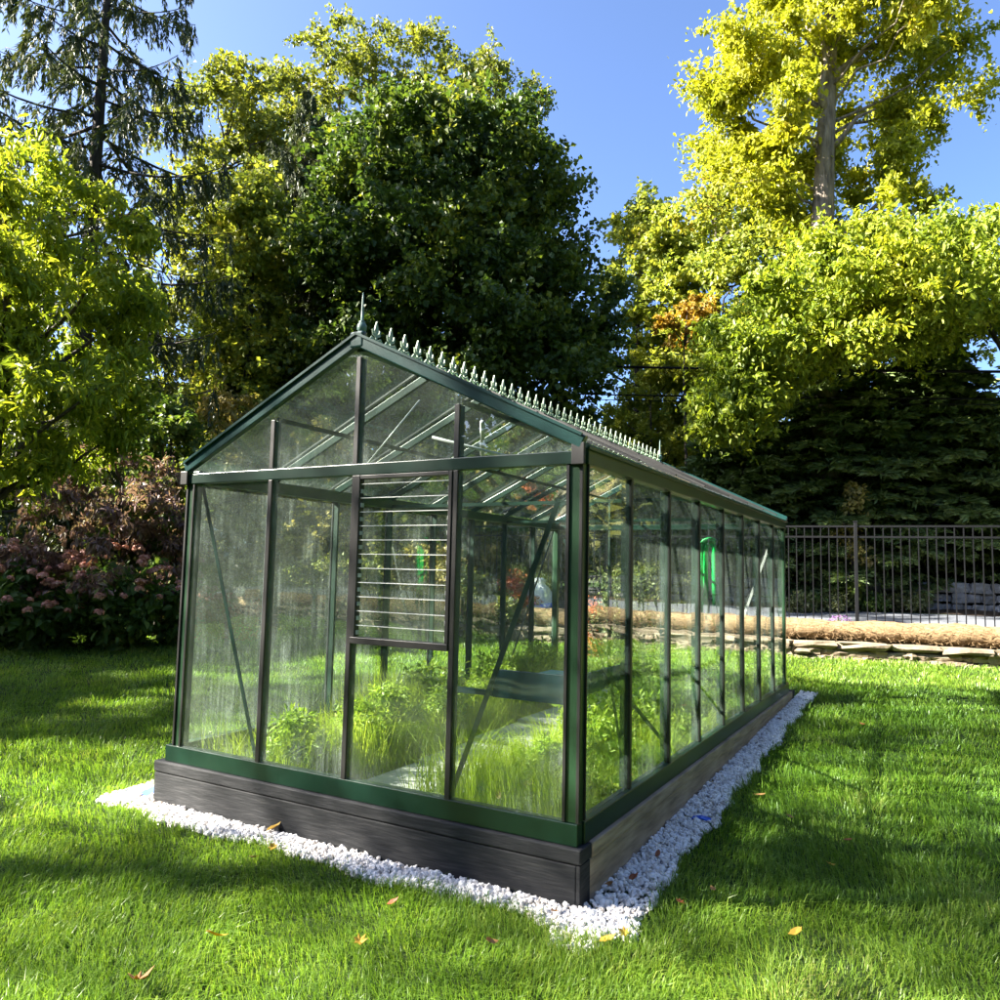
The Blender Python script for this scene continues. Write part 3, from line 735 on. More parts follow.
def conifer(name, label, base, h, prof_r, nb, z0, mat, hang, twl, twn, card=(.13, .035), tilt=-.15, lift=.25, tr=.2, blen=1.0, cards=7, dens=9.0, group=None):
    """whorled boughs; twigs hang from them; each twig carries short needle sprays"""
    x, y = base; z = GZ(x, y)
    t = thing(name, label, 'tree', (x, y, z), 0, group)
    mb = MB(); mb.tube([(0, 0, -.1), (.03, .02, h * .4), (0, .03, h * .75), (0, 0, h)], [tr * 1.2, tr * .85, tr * .45, .02], 10)
    P = []; A = []; Nn = []; Ls = []
    for i in range(nb):
        f_ = i / nb; zb = z0 + (h - z0) * max(f_ + random.uniform(-.012, .012), 0) ** .95
        zb = min(max(zb, z0 * .9), h * .985)
        rlen = float(np.interp(zb, [p[0] for p in prof_r], [p[1] for p in prof_r])) * random.uniform(.78, 1.12)
        a = i * 2.39996 + random.uniform(-.3, .3); dx, dy = math.cos(a), math.sin(a)
        pts = []; k = 7
        for j in range(k + 1):
            s = j / k
            zz = zb + rlen * (tilt * 2.2 * s + lift * s ** 2.4)
            pts.append(Vector((dx * rlen * s, dy * rlen * s, zz)))
        mb.tube(pts, [max(.010, .045 * rlen / 3 * (1 - .85 * j / k)) for j in range(k + 1)], 5)
        nt_ = max(6, int(rlen * dens))
        for q in range(nt_):
            s = random.uniform(.12, 1.0); jf = s * k; j = min(int(jf), k - 1)
            p = pts[j].lerp(pts[j + 1], jf - j)
            sd = random.choice((-1, 1)); sl = random.uniform(.25, 1) * (1 - .55 * s) * rlen * .28 + .05
            lat = Vector((-dy, dx, 0)) * sd
            q0 = p; 
            fw = Vector((dx, dy, 0)) * random.uniform(.2, .9) * sl
            if hang > 0:
                L_ = twl * random.uniform(.35, 1.15) * (.55 + .45 * min(1, rlen / 2.5))
                o = lat * sl * .6 + fw * .3
                ptsw = [q0 + o * c / twn * 1.4 + Vector((0, 0, -L_ * (c / twn) ** 1.25)) for c in range(twn + 1)]
            else:
                ptsw = [q0 + (lat * sl + fw) * (c / twn) + Vector((0, 0, -.10 * sl * (c / twn) ** 2)) for c in range(twn + 1)]
            for c in range(twn):
                d = (ptsw[c + 1] - ptsw[c])
                for e in range(cards):
                    P.append(ptsw[c] + d * random.random()); 
                    rv = Vector((random.gauss(0, 1), random.gauss(0, 1), random.gauss(0, .6)))
                    A.append(d.normalized() * 1.0 + rv * .42); Nn.append((rv.x, rv.y, rv.z + .8)); Ls.append(random.uniform(.6, 1.25))
    mb.build('trunk', M['bark_dark'], t)
    P = np.array([tuple(p) for p in P]); A = np.array([tuple(p) for p in A]); Nn = norm(np.array(Nn)); Ls = np.array(Ls)
    v, f = leaves_geo(P, A, Nn, card[0] * Ls, card[1] * Ls, False, .1, .3)
    np_mesh('crown', v, f, M[mat], t)
    return t
def P2(px, D):
    k = (px - 500) / 776.05 * D
    return (CAM.x + F.x * D + R.x * k, CAM.y + F.y * D + R.y * k)

# --- the trees behind the greenhouse
broad_tree('maple_tree', 'large dark green maple with a dense rounded crown behind the greenhouse', 'tree', (-10.74, 14.71),
    [(0, 0, -.1), (-.15, .1, 4.0), (.15, .2, 8.0), (.1, .3, 11.0), (0, .2, 13.0)], .38,
    [(2.6, -1.6, 1.6), (4.2, -2.8, 3.4), (5.4, -4.1, 4.5), (6.8, -4.6, 4.9), (8.5, -4.9, 5.2), (9.6, -4.9, 4.7), (11.3, -4.6, 4.0), (13.0, -4.3, 3.4), (14.5, -2.3, 1.6)],
    390, .45, 1.1, 360, .16, .15, 'maple', hang=.35, nl=46, outer=.5, depth=.85)
broad_tree('yellow_tree', 'slender yellowing tree in the middle right, left one of the pair beyond the cables', 'tree', P2(634, 31),
    [(0, 0, -.1), (.1, .1, 5), (0, .2, 10), (.2, .1, 15)], .20,
    [(2.2, -1.8, 2.5), (5.4, -2.3, 3.4), (7.9, -2.4, 3.6), (11.1, -2.2, 3.6), (14.0, -1.9, 3.1), (16.0, -.9, 1.4)],
    190, .45, .95, 230, .17, .15, 'midtree', nl=30, bark='bark_dark', outer=.6)
broad_tree('yellow_tree', 'tall yellow green tree in the middle right, orange tinged and dark trunked', 'tree', P2(715, 28.5),
    [(0, 0, -.1), (-.1, .1, 5), (.1, .2, 10), (0, .1, 15)], .22,
    [(2.6, -1.5, 1.2), (5.8, -2.2, 2.1), (8.9, -2.5, 3.6), (11.9, -2.5, 4.6), (15.0, -1.7, 4.6), (17.2, -.5, 2.0)],
    220, .45, .95, 230, .17, .15, 'midtree', nl=30, bark='bark_dark', outer=.6)
# tall golden tree at the upper right, its bare trunk showing
def golden():
    x, y = P2(825, 20); z = GZ(x, y)
    t = thing('golden_tree', 'tall golden yellow tree with a bare grey trunk rising at the upper right', 'tree', (x, y, z))
    tk = [(0, 0, -.1), (.02, 0, 5), (.04, 0, 9.5), (.16, .05, 12.2), (.24, .1, 14.0), (.34, .16, 15.8), (.5, .2, 18.2)]
    mb = MB(); mb.tube(tk, [.40, .33, .285, .235, .205, .17, .06], 14)
    prof = [(9.7, -1.2, 2.6), (10.4, -2.3, 3.2), (11.4, -2.9, 3.8), (12.7, -3.4, 4.2), (14.3, -3.4, 4.6), (15.6, -2.9, 4.7), (17.4, -2.0, 4.2), (19, -.6, 2)]
    cs, rs = crown_clumps(prof, 175, .30, .85, .9, .6)
    keep = []
    for c in cs:
        u = c @ UA; v_ = c @ VA
        keep.append(not (-.75 < u - .1 < .70 and v_ < .35 and c[2] < 14.2))
    keep = np.array(keep); cs, rs = cs[keep], rs[keep]
    # a few big forks seen against the sky
    def fork(z0, dirs, r): 
        x0 = float(np.interp(z0, [p[2] for p in tk], [p[0] for p in tk])); p0 = Vector((x0, .05, z0)); pts = [p0]
        for du, dv, dz in dirs: pts.append(pts[-1] + Vector(tuple(UA * du + VA * dv)) + Vector((0, 0, dz)))
        mb.tube(pts, [r * (1 - .8 * i / (len(pts) - 1)) for i in range(len(pts))], 8)
    fork(12.6, [(-.25, -.25, .55), (.12, -.1, .75), (-.10, 0, .75), (-.5, 0, .35)], .12)
    fork(13.6, [(.45, -.05, .45), (.55, .1, .50), (.6, 0, .35)], .13)
    fork(11.6, [(.35, -.25, .35), (.35, -.1, .50), (.5, 0, .25)], .11)
    fork(9.5, [(.6, -.1, .15), (.45, 0, -.35), (.1, 0, -.55)], .10)
    fork(11.9, [(-.55, -.1, .12), (-.5, 0, -.10)], .06)
    fork(12.8, [(-.5, .1, .4), (-.8, .2, .6), (-.8, 0, .2)], .09)
    fork(10.5, [(-.7, 0, .35), (-.9, .1, .1), (-.7, 0, -.15)], .07)
    fork(9.2, [(.9, .1, .5), (.7, .1, .7), (.5, 0, .8)], .10)
    limbs(mb, tk, cs, .30, 26, .22)
    mb.build('trunk', M['bark'], t)
    v, f = clump_leaves(cs, rs, 600, .145, .08, True, .22, .5, sprays=True)
    np_mesh('crown', v, f, M['yellow'], t)
golden()
broad_tree('low_yellow_tree', 'low spreading bright yellow green tree overhanging the dark hemlocks at the right', 'tree', P2(1075, 17.4),
    [(0, 0, -.1), (-.1, -.1, 2.5), (-.9, -.5, 5), (-1.8, -.9, 7.0)], .17,
    [(3.7, -8.4, -7.5), (4.6, -8.6, -6.5), (5.5, -8.6, -5.1), (6.3, -8.4, -1.6), (7.0, -7.8, .3), (7.8, -6.9, .3), (8.5, -5.7, -.6)],
    210, .24, .82, 500, .135, .075, 'hickory', six=True, hang=.6, droop=.25, depth=.75, nl=0, outer=.75)
# --- the dark evergreens
def spruce(name, label, px, D, h, prof, nb, z0, dens=9.0, tr=.22):
    return conifer(name, label, P2(px, D), h, prof, nb, z0, 'spruce', 1, .85, 4, (.20, .050), -.16, .30, tr, cards=7, dens=dens * 1.8)
spruce('spruce_tree', 'tall dark spruce with drooping twigs against the left edge of the big maple', 290, 24.5, 16.7,
       [(2, 3.4), (6, 3.5), (9, 3.3), (11, 2.8), (13.5, 1.7), (15.5, .7), (16.7, .1)], 105, 3.0)
spruce('spruce_tree', 'open topped spruce with hanging branch tips at the far upper left', 70, 18, 19.0,
       [(2, 4.0), (6, 3.7), (10, 3.3), (13, 2.9), (16, 2.4), (19, .5)], 84, 2.5, dens=6.0)
HL = ['dark hemlock behind the black fence nearest the greenhouse corner', 'tallest dark hemlock behind the black fence post', 'dark hemlock behind the fence at the right edge of the picture', 'dark hemlock further right beyond the driveway bank']
for i, (px, D, h, r) in enumerate([(742, 20.6, 6.0, 2.3), (838, 20.2, 7.6, 2.7), (935, 19.8, 7.2, 2.6), (1075, 19.6, 8.0, 2.9)]):
    conifer('hemlock_tree', HL[i], P2(px, D), h, [(0, r), (1.0, r), (h * .45, r * .82), (h * .8, r * .40), (h, .1)], 230, .25, 'hemlock', 0, .5, 4, (.20, .065), -.02, -.12, .15, cards=6, dens=22.0)
# --- yellow trees far behind, only their tops above the maple and spruces
FT = [(205, 27, 66, 80, 55), (262, 30, 58, 62, 45), (322, 31, 2, 66, 60), (405, 33, 18, 72, 45), (480, 33, 38, 72, 50)]
FL = ['far yellow tree showing between the two spruces', 'far yellow tree just left of the spruce top', 'tallest far yellow tree, its pointed top rising above the spruce', 'far yellow tree with a domed top above the middle of the maple', 'far yellow tree with thin feathery top above the right half of the maple']
for i, (px, D, yt, hw, _) in enumerate(FT):
    b = P2(px, D); zt = 1.66 + (590 - yt) / 776 * D - GZ(*b); wv = hw / 776 * D
    broad_tree('background_tree', FL[i], 'tree', b, [(0, 0, -.1), (.1, 0, zt * .4), (0, .1, zt * .75), (0, 0, zt * .97)], .24,
        [(zt * .25, -wv * .8, wv * .8), (zt * .5, -wv * 1.3, wv * 1.3), (zt * .75, -wv * 1.1, wv * 1.1), (zt * .9, -wv * .95, wv * .95), (zt * .97, -wv * .5, wv * .5), (zt, -wv * .1, wv * .1)],
        210, .40, .90, 170, .17, .13, 'poplar', nl=26, outer=.6, group='yellow trees far behind the maple')
# --- left side
broad_tree('walnut_tree', 'yellow green tree with long drooping compound leaves at the left edge', 'tree', P2(-22, 9.4),
    [(0, 0, -.1), (.1, .05, 2.2), (.12, .1, 4.2), (.1, .1, 5.8)], .14,
    [(2.7, -1.4, 1.6), (3.4, -1.8, 2.0), (4.3, -1.8, 1.9), (5.3, -1.5, 2.2), (6.1, -1.1, 1.9), (6.6, -.5, 1.0)],
    105, .20, .52, 330, .125, .042, 'hickory', six=True, hang=.9, droop=.35, nl=24, outer=.55)
broad_tree('young_tree', 'bright green young tree behind the purple dogwood at the left', 'tree', P2(165, 15.5),
    [(0, 0, -.1), (.05, 0, 1.5), (0, .05, 3.2), (.1, 0, 4.6)], .07,
    [(1.6, -1.3, 1.2), (2.5, -1.6, 1.5), (3.6, -1.4, 1.3), (4.6, -.6, .6)], 60, .28, .5, 170, .13, .10, 'green', nl=14)
broad_tree('dogwood_tree', 'purple bronze dogwood with drooping leaves left of the greenhouse', 'tree', P2(118, 14.0),
    [(0, 0, -.1), (.1, 0, 1.0), (0, .1, 2.0), (.1, 0, 3.2)], .07,
    [(1.0, -1.5, 1.3), (1.8, -1.9, 1.6), (2.7, -1.9, 1.5), (3.5, -1.0, .8)], 62, .26, .44, 190, .13, .055, 'dogwood', hang=1.0, droop=.3, nl=16, flat=.55)
broad_tree('leafy_tree', 'mid green leafy tree filling in between the far left spruce and the maple', 'tree', P2(238, 21.8),
    [(0, 0, -.1), (.1, 0, 3.5), (0, .1, 7), (.1, 0, 10.5)], .2,
    [(1.5, -1.6, 1.4), (3.5, -2.3, 1.9), (6.0, -2.2, 1.7), (8.5, -1.8, 1.9), (10.6, -1.3, 1.7), (12.0, -.5, .8)], 150, .34, .8, 260, .14, .12, 'midtree', nl=22, outer=.6)
M['orange'] = leaf_mat('orange_autumn_leaf', [(0.1, (0.17, 0.16, 0.025)), (0.5, (0.33, 0.21, 0.03)), (0.9, (0.42, 0.22, 0.03))], trans=0.4, scale=1.0)
broad_tree('orange_tree', 'slim tree with an orange tinged top among the yellow green trees at middle right', 'tree', P2(684, 26.6),
    [(0, 0, -.1), (.1, 0, 4), (0, 0, 7), (0, 0, 9)], .08, [(8.7, -.8, .7), (9.5, -1.2, 1.3), (10.4, -.6, .8)], 20, .22, .42, 120, .14, .12, 'orange', nl=8)
UNDER = [(235, 20, 5.6, 2.0, 'under', 'buff leaved small tree just left of the greenhouse gable'), (330, 19.2, 4.6, 1.9, 'under', 'buff leaved small tree seen through the gable glass'),
         (80, 20, 5.2, 2.2, 'hedge', 'dull green small tree behind the purple dogwood'), (425, 19, 4.0, 1.9, 'hedge', 'dull green small tree behind the louvre window'), (520, 19, 4.4, 1.8, 'under', 'buff leaved small tree right of the louvre window'),
         (-60, 17, 5.6, 2.2, 'green', 'green small tree beyond the left edge'), (650, 29, 9.2, 2.9, 'bright', 'bright yellow green tree just right of the maple, behind the cables'), (700, 27.5, 8.8, 2.6, 'bright', 'bright yellow green tree above the far ridge finial, left of the hemlocks'),
         (900, 30, 13.0, 4.0, 'midtree', 'yellow green tree far behind the golden tree at the right'), (575, 21, 5.2, 1.6, 'maple', 'dark small tree under the right edge of the maple')]
for px, D, h, r, m, lab in UNDER:
    broad_tree('small_tree', lab, 'tree', P2(px, D), [(0, 0, -.1), (.1, 0, h * .3), (0, .1, h * .6), (0, 0, h * .9)], .09,
        [(.5, -r * .8, r * .8), (h * .3, -r, r), (h * .65, -r * .85, r * .85), (h, -r * .3, r * .3)], 85, .30, .58, 170, .13, .09, m, nl=16, group='small trees behind the greenhouse')
HY = ['mophead hydrangea with many dusty pink flower heads left of the greenhouse', 'second pink mophead hydrangea at the left edge of the lawn']
for i, (px, D, s) in enumerate([(140, 14.0, 1.0), (30, 13.6, 1.0)]):
    t, cs, rs = shrub('hydrangea', HY[i], 'shrub', P2(px, D), 1.15 * s, .78 * s, 60, 60, .16, .11, 'hydleaf', cr=.26, six=True, group='hydrangeas along the left border')
    fl = None; n = 0
    while n < 84:
        d = rand_dirs(1)[0]
        if d[2] < -.1 or d @ np.array([-F.x, -F.y, .6]) < -.5: continue
        rr_ = random.uniform(.92, 1.12); p = (d[0] * 1.36 * rr_, d[1] * 1.36 * rr_, .80 + d[2] * 1.02 * rr_)
        if fl is None:
            dd = rand_dirs(90); dd[:, 2] = np.abs(dd[:, 2]) * .9 + dd[:, 2] * .1
            v, f = leaves_geo(dd * .085 * RNG.uniform(.75, 1.05, (90, 1)), norm(np.cross(dd, rand_dirs(90))), dd, .05, .045, False, .0, .1)
            fl = np_mesh('flower_head', v, f, M['hydflower'], t); o = fl
        else:
            o = fl.copy(); link(o, t)
        o.location = p; s_ = random.uniform(.6, 1.15); o.scale = (s_, s_, s_ * .85); o.rotation_euler = (random.uniform(-.5, .5), random.uniform(-.5, .5), random.uniform(0, 6))
        n += 1
SB = [(300, 17.0, .95, .85, 'hedge', 'olive shrub behind the second front pane'), (372, 17.2, 1.0, .95, 'hedge', 'olive shrub behind the left half of the louvre window'), (440, 16.8, 1.0, .8, 'under', 'buff shrub behind the right jamb of the louvre window'),
      (212, 16.2, .9, .9, 'under', 'buff shrub behind the leftmost front pane'), (480, 16.0, .8, .7, 'hedge', 'olive shrub behind the right front pane'), (655, 16.3, 1.0, .7, 'hedge', 'olive shrub beyond the fence seen through the side panes')]
for px, D, rx, rz, m, lab in SB:
    shrub('shrub', lab, 'shrub', P2(px, D), rx, rz, 40, 150, .085, .055, m, cr=.26, group='shrubs behind the greenhouse')
shrub('burning_bush', 'red orange bush seen through the leftmost front pane', 'shrub', P2(232, 14.8), .70, .45, 26, 130, .07, .05, 'red', cr=.2)
shrub('burning_bush', 'red orange bush seen through the right front pane beside the white bundle', 'shrub', P2(518, 16.4), .40, .50, 22, 130, .06, .04, 'red', cr=.16)
shrub('burning_bush', 'rust orange bush seen just right of the green corner post', 'shrub', P2(592, 13.2), .28, .52, 20, 130, .06, .04, 'red', cr=.16)
shrub('garden_shrub', 'upright variegated shrub standing on the lawn behind the far end of the greenhouse', 'shrub', P2(628, 11.2), .58, .82, 46, 150, .055, .032, 'variegated', cr=.20)
shrub('evergreen_shrub', 'broad leaved bright green shrub on the bank behind the fence', 'shrub', P2(843, 18.3), .40, .42, 18, 60, .15, .075, 'green', lift=.10, cr=.2, six=True)
BL = ['silvery leaved perennial at the left end of the bank bed', 'silvery leaved perennial in the bank bed, second from the greenhouse', 'silvery leaved perennial in the bank bed, left of the broad leaved shrub', 'silvery leaved perennial in the bank bed under the broad leaved shrub', 'silvery leaved perennial in the bank bed by the fence post', 'silvery leaved perennial in the bank bed right of the fence post', 'silvery leaved perennial in the bank bed at the right edge', 'silvery leaved perennial low in the bank bed, seen through the far side panes']
for i, px in enumerate([795, 812, 830, 850, 868, 890, 915, 760]):
    shrub('perennial', BL[i], 'plant', P2(px, 18.0 + .2 * (i % 2)), .34, .20, 16, 60, .10, .05, 'variegated' if i % 3 != 1 else 'hydleaf', cr=.15, group='perennials in the bank bed')
t, cs, rs = shrub('aster', 'small purple aster clump at the foot of the fence', 'plant', P2(838, 13.9), .20, .14, 10, 60, .05, .02, 'hydleaf', cr=.10)
M['purple'] = leaf_mat('purple_petal', [(0.1, (0.16, 0.06, 0.26)), (0.9, (0.34, 0.18, 0.44))], trans=.3, scale=3)
dd = rand_dirs(260); dd[:, 2] = np.abs(dd[:, 2])
v, f = leaves_geo(dd * np.array([.22, .22, .20]) + np.array([0, 0, .16]), rand_dirs(260), dd, .035, .02)
np_mesh('flowers', v, f, M['purple'], t)
# evergreen ground cover on the bank above the grey wall
shrub_row = []
def hedge(name, label, x0, x1, s0, s1, hgt, n, mat):
    t = WA + WD * ((x0 + x1) / 2) + WN * ((s0 + s1) / 2); z = GZ(t[0], t[1])
    o = thing(name, label, 'hedge', (t[0], t[1], z))
    a = RNG.uniform(x0 - (x0+x1)/2, x1 - (x0+x1)/2, n); b = RNG.uniform(s0 - (s0+s1)/2, s1 - (s0+s1)/2, n)
    cs = np.stack([WD[0]*a + WN[0]*b, WD[1]*a + WN[1]*b, RNG.uniform(.1, hgt, n)], -1); rs = RNG.uniform(.22, .40, n)
    v, f = clump_leaves(cs, rs, 120, .07, .04)
    np_mesh('foliage', v, f, M[mat], o)
    m = MB()
    for i in range(12):
        m.tube([(cs[i][0], cs[i][1], -.05), tuple(cs[i])], [.02, .008], 6)
    m.build('stem', M['bark_dark'], o)
hedge('yew_hedge', 'low dark green hedge on the bank above the grey stone wall', -3.2, 12, 7.0, 8.6, .95, 260, 'hydleaf')
# creeper with pale leaves hanging in front of the hemlocks by the fence post
shrub('creeper', 'pale leaved creeper climbing the hemlock above the fence post', 'plant', P2(852, 18.2), .42, 1.35, 26, 36, .11, .07, 'under', lift=.5, cr=.16)

# --- walls, fence, roll
def stone_row(name, label, cat, s, x0, x1, h, mat, rows, zoff=-.06, dep=.34):
    mid = (x0 + x1) / 2; p = WA + WD * mid + WN * s; z = GZ(*(WA + WD * mid + WN * (s - .25)))
    t = thing(name, label, cat, (p[0], p[1], z))
    V = []; Fs = []; b = 0
    for r in range(rows):
        x = x0
        while x < x1:
            cap = (r == rows - 1)
            l = random.uniform(.35, .85) if cap else random.uniform(.10, .36); hh = h / rows * (random.uniform(.65, 1.15) if not cap else random.uniform(.85, 1.05))
            q = WA + WD * (x + l / 2) + WN * (s + (random.uniform(-.06, .02) if cap else random.uniform(-.02, .07))); zz = GZ(*(q - WN * (.3))) + zoff + h / rows * (r + .5)
            # a rounded block: a subdivided cube, pushed about
            g = np.array([(i, j, k) for i in (-1, 0, 1) for j in (-1, 0, 1) for k in (-1, 0, 1)], float)
            sc = 1 / np.maximum(np.linalg.norm(g, axis=1) ** .30, 1e-3); sc[13] = 1
            g = g * sc[:, None] * RNG.uniform(.84, 1.10, (27, 1)) * RNG.uniform(.86, 1.14, (27, 3)) * np.array([l * .53, dep / 2, hh * .56])
            g = g[:, :1] * np.append(WD, 0) + g[:, 1:2] * np.append(WN, 0) + g[:, 2:] * np.array([0, 0, 1.0])
            g = g + np.array([q[0] - p[0], q[1] - p[1], zz - z])
            V.append(g)
            idx = lambda i, j, k: b + i * 9 + j * 3 + k
            for i in range(2):
                for j in range(2):
                    for fx in ((0, 1), (2, 0)):
                        pass
                    Fs += [(idx(i,j,0), idx(i,j+1,0), idx(i+1,j+1,0), idx(i+1,j,0)), (idx(i,j,2), idx(i+1,j,2), idx(i+1,j+1,2), idx(i,j+1,2)),
                           (idx(i,0,j), idx(i+1,0,j), idx(i+1,0,j+1), idx(i,0,j+1)), (idx(i,2,j), idx(i,2,j+1), idx(i+1,2,j+1), idx(i+1,2,j)),
                           (idx(0,i,j), idx(0,i,j+1), idx(0,i+1,j+1), idx(0,i+1,j)), (idx(2,i,j), idx(2,i+1,j), idx(2,i+1,j+1), idx(2,i,j+1))]
            b += 27; x += l * (.98 if cap else .86)
    np_mesh('stonework', np.concatenate(V), np.array(Fs), M[mat], t, smooth=False)
    return t
stone_row('stone_wall', 'low tan dry stone wall at the back edge of the lawn', 'wall', .0, -14, 9, .36, 'stone', 3)
stone_row('retaining_wall', 'grey stone retaining wall behind the driveway bed', 'wall', 6.35, -3.4, 12, .72, 'stone_grey', 3)
# straw roll
def straw():
    mid = -2.5; p = WA + WD * mid + WN * .30; z = GZ(*p)
    t = thing('straw_roll', 'long tan netted straw roll lying on top of the stone wall', 'straw roll', (p[0], p[1], z))
    n, k = 230, 14; V = []; Fs = []
    for i in range(n + 1):
        a = -11.5 + 23 * i / n; q = WA + WD * (mid + a) + WN * .30; zz = GZ(*(q + WN * .35))
        r = .168 * (1 + .06 * math.sin(a * 2.1) + .05 * math.sin(a * 5.3 + 1)) 
        for j in range(k):
            th = 2 * PI * j / k; rr_ = r * (1 + RNG.normal() * .055)
            o = WN * (rr_ * math.cos(th)) + WD * (.02 * math.sin(th))
            V.append((q[0] + o[0] - p[0], q[1] + o[1] - p[1], zz + .13 + rr_ * math.sin(th) - z))
    for i in range(n):
        for j in range(k): Fs.append((i*k+j, i*k+(j+1) % k, (i+1)*k+(j+1) % k, (i+1)*k+j))
    np_mesh('netting', V, Fs, M['straw'], t, smooth=True)
    # loose straws sticking out
    m = 16000; a = RNG.uniform(-11.4, 11.4, m); th = RNG.uniform(-.4, PI + .6, m)
    q = WA[None] + WD[None] * (mid + a)[:, None] + WN[None] * (.30 + .166 * np.cos(th))[:, None]
    zz = gz(*(WA[None] + WD[None] * (mid + a)[:, None] + WN[None] * .42).T)
    P = np.stack([q[:, 0] - p[0], q[:, 1] - p[1], zz + .13 + .166 * np.sin(th) - z], -1)
    ax = rand_dirs(m) + np.append(WD, 0) * .8
    v, f = leaves_geo(P, ax, rand_dirs(m), RNG.uniform(.05, .13, m), .010)
    np_mesh('loose_straw', v, f, M['straw'], t)
straw()
# fence
def fence():
    s = 1.55; t0 = WA + WN * s; fz = GZ(*t0)
    t = thing('metal_fence', 'black metal picket fence along the terrace behind the stone wall', 'fence', (t0[0], t0[1], fz))
    H = 2.0
    def pt(x, z): 
        q = WA + WD * x + WN * s - t0; return (q[0], q[1], z)
    px_ = [-.20 + 2.38 * k for k in range(-6, 4)]
    for x in px_:
        pm = MB(); a = pt(x, -.05); b = pt(x, H + .08); pm.bar(a, b, .062, .062, up=(WN[0], WN[1], 0))
        c = pt(x, H + .08); pm.bar(c, pt(x, H + .10), .078, .078, up=(WN[0], WN[1], 0)); pm.build('post', M['iron'], t, bevel=.004)
    for i in range(len(px_) - 1):
        x0, x1 = px_[i] + .032, px_[i + 1] - .032
        for z in (.20, H - .20, H):
            MB().bar(pt(x0, z), pt(x1, z), .030, .034).build('rail', M['iron'], t)
        m = MB(); k = 15
        for j in range(1, k + 1):
            x = x0 + (x1 - x0) * j / (k + 1)
            for za, zb in ((.06, .182), (.218, H - .218), (H - .182, H - .018)):
                m.bar(pt(x, za), pt(x, zb), .018, .018, up=(WN[0], WN[1], 0))
        m.build('picket_panel', M['iron'], t)
fence()
# cables
def cable(name, label, z0, z1, r, sag):
    """a service drop running down towards the right, from behind the maple"""
    a = Vector((*P2(570, 22.6), z0)); b = Vector((*P2(740, 20.2), z1)); d = b - a; m = MB(); n = 40
    p0 = a - d * 2.2; p1 = b + d * 1.5
    m.tube([p0.lerp(p1, i / n) + Vector((0, 0, -sag * 4 * (i/n) * (1 - i/n) + sag * .95)) for i in range(n + 1)], r, 6)
    tag(m.build(name, M['cable']), label, 'cable')
cable('power_cable', 'thick black overhead cable crossing in front of the yellow trees', 7.72, 7.07, .034, .12)
cable('power_cable', 'thin black overhead cable below the thick one', 6.87, 6.32, .020, .12)
cable('power_cable', 'thinnest overhead cable, the lowest of the three', 6.72, 6.18, .011, .12)
# small coloured objects
bs = thing('blue_sheeting', 'blue plastic sheeting corner poking out of the gravel at the left timber end', 'plastic', (-3.33, .05, GZ(-3.33, .05)))
m = MB(); m.add([(-.10, -.06, .02), (.09, -.02, .03), (.12, .03, .13), (-.04, .06, .045), (-.10, -.06, .008), (.09, -.02, .012), (.12, .03, .118), (-.04, .06, .033)], [(0,1,2,3), (7,6,5,4), (0,4,5,1), (1,5,6,2), (2,6,7,3), (3,7,4,0)]); m.build('fold', M['blue'], bs)
bs = thing('blue_scrap', 'small blue plastic scrap lying on the gravel beside the right side of the greenhouse', 'plastic', (.20, 1.56, GZ(.2, 1.56) + .028))
m = MB(); m.add([(-.06, -.02, .0), (.0, -.028, .015), (.062, -.015, .0), (.060, .018, .012), (0, .02, .022), (-.058, .016, .008)] + [(-.06, -.02, -.006), (.0, -.028, .009), (.062, -.015, -.006), (.060, .018, .006), (0, .02, .016), (-.058, .016, .002)],
    [(0,1,4,5), (1,2,3,4), (11,10,7,6), (10,9,8,7), (0,6,7,1), (1,7,8,2), (2,8,9,3), (3,9,10,4), (4,10,11,5), (5,11,6,0)]); m.build('strip', M['blue'], bs)
bx, by = P2(541, 16.6)
wb = thing('white_sack', 'white sack with a blue wrap standing behind the greenhouse near the red bush', 'sack', (bx, by, GZ(bx, by)))
sk = MB().lathe((0, 0, 0), [(.24, .0), (.31, .08), (.33, .25), (.31, .42), (.27, .58), (.20, .70), (.12, .78), (.15, .86), (.05, .88)], 16)
sk.v = [(x * random.uniform(.86, 1.12), y * random.uniform(.86, 1.12), z + random.uniform(-.03, .03) * (z > .02)) for x, y, z in sk.v]
sk.build('sack_body', M['whitebag'], wb)
wr = MB().lathe((.05, -.03, .10), [(.345, 0), (.365, .05), (.36, .17), (.33, .24)], 16)
wr.v = [(x * random.uniform(.97, 1.08), y * random.uniform(.97, 1.08), z + random.uniform(-.04, .04)) for x, y, z in wr.v]
wr.build('wrap', M['blue'], wb)

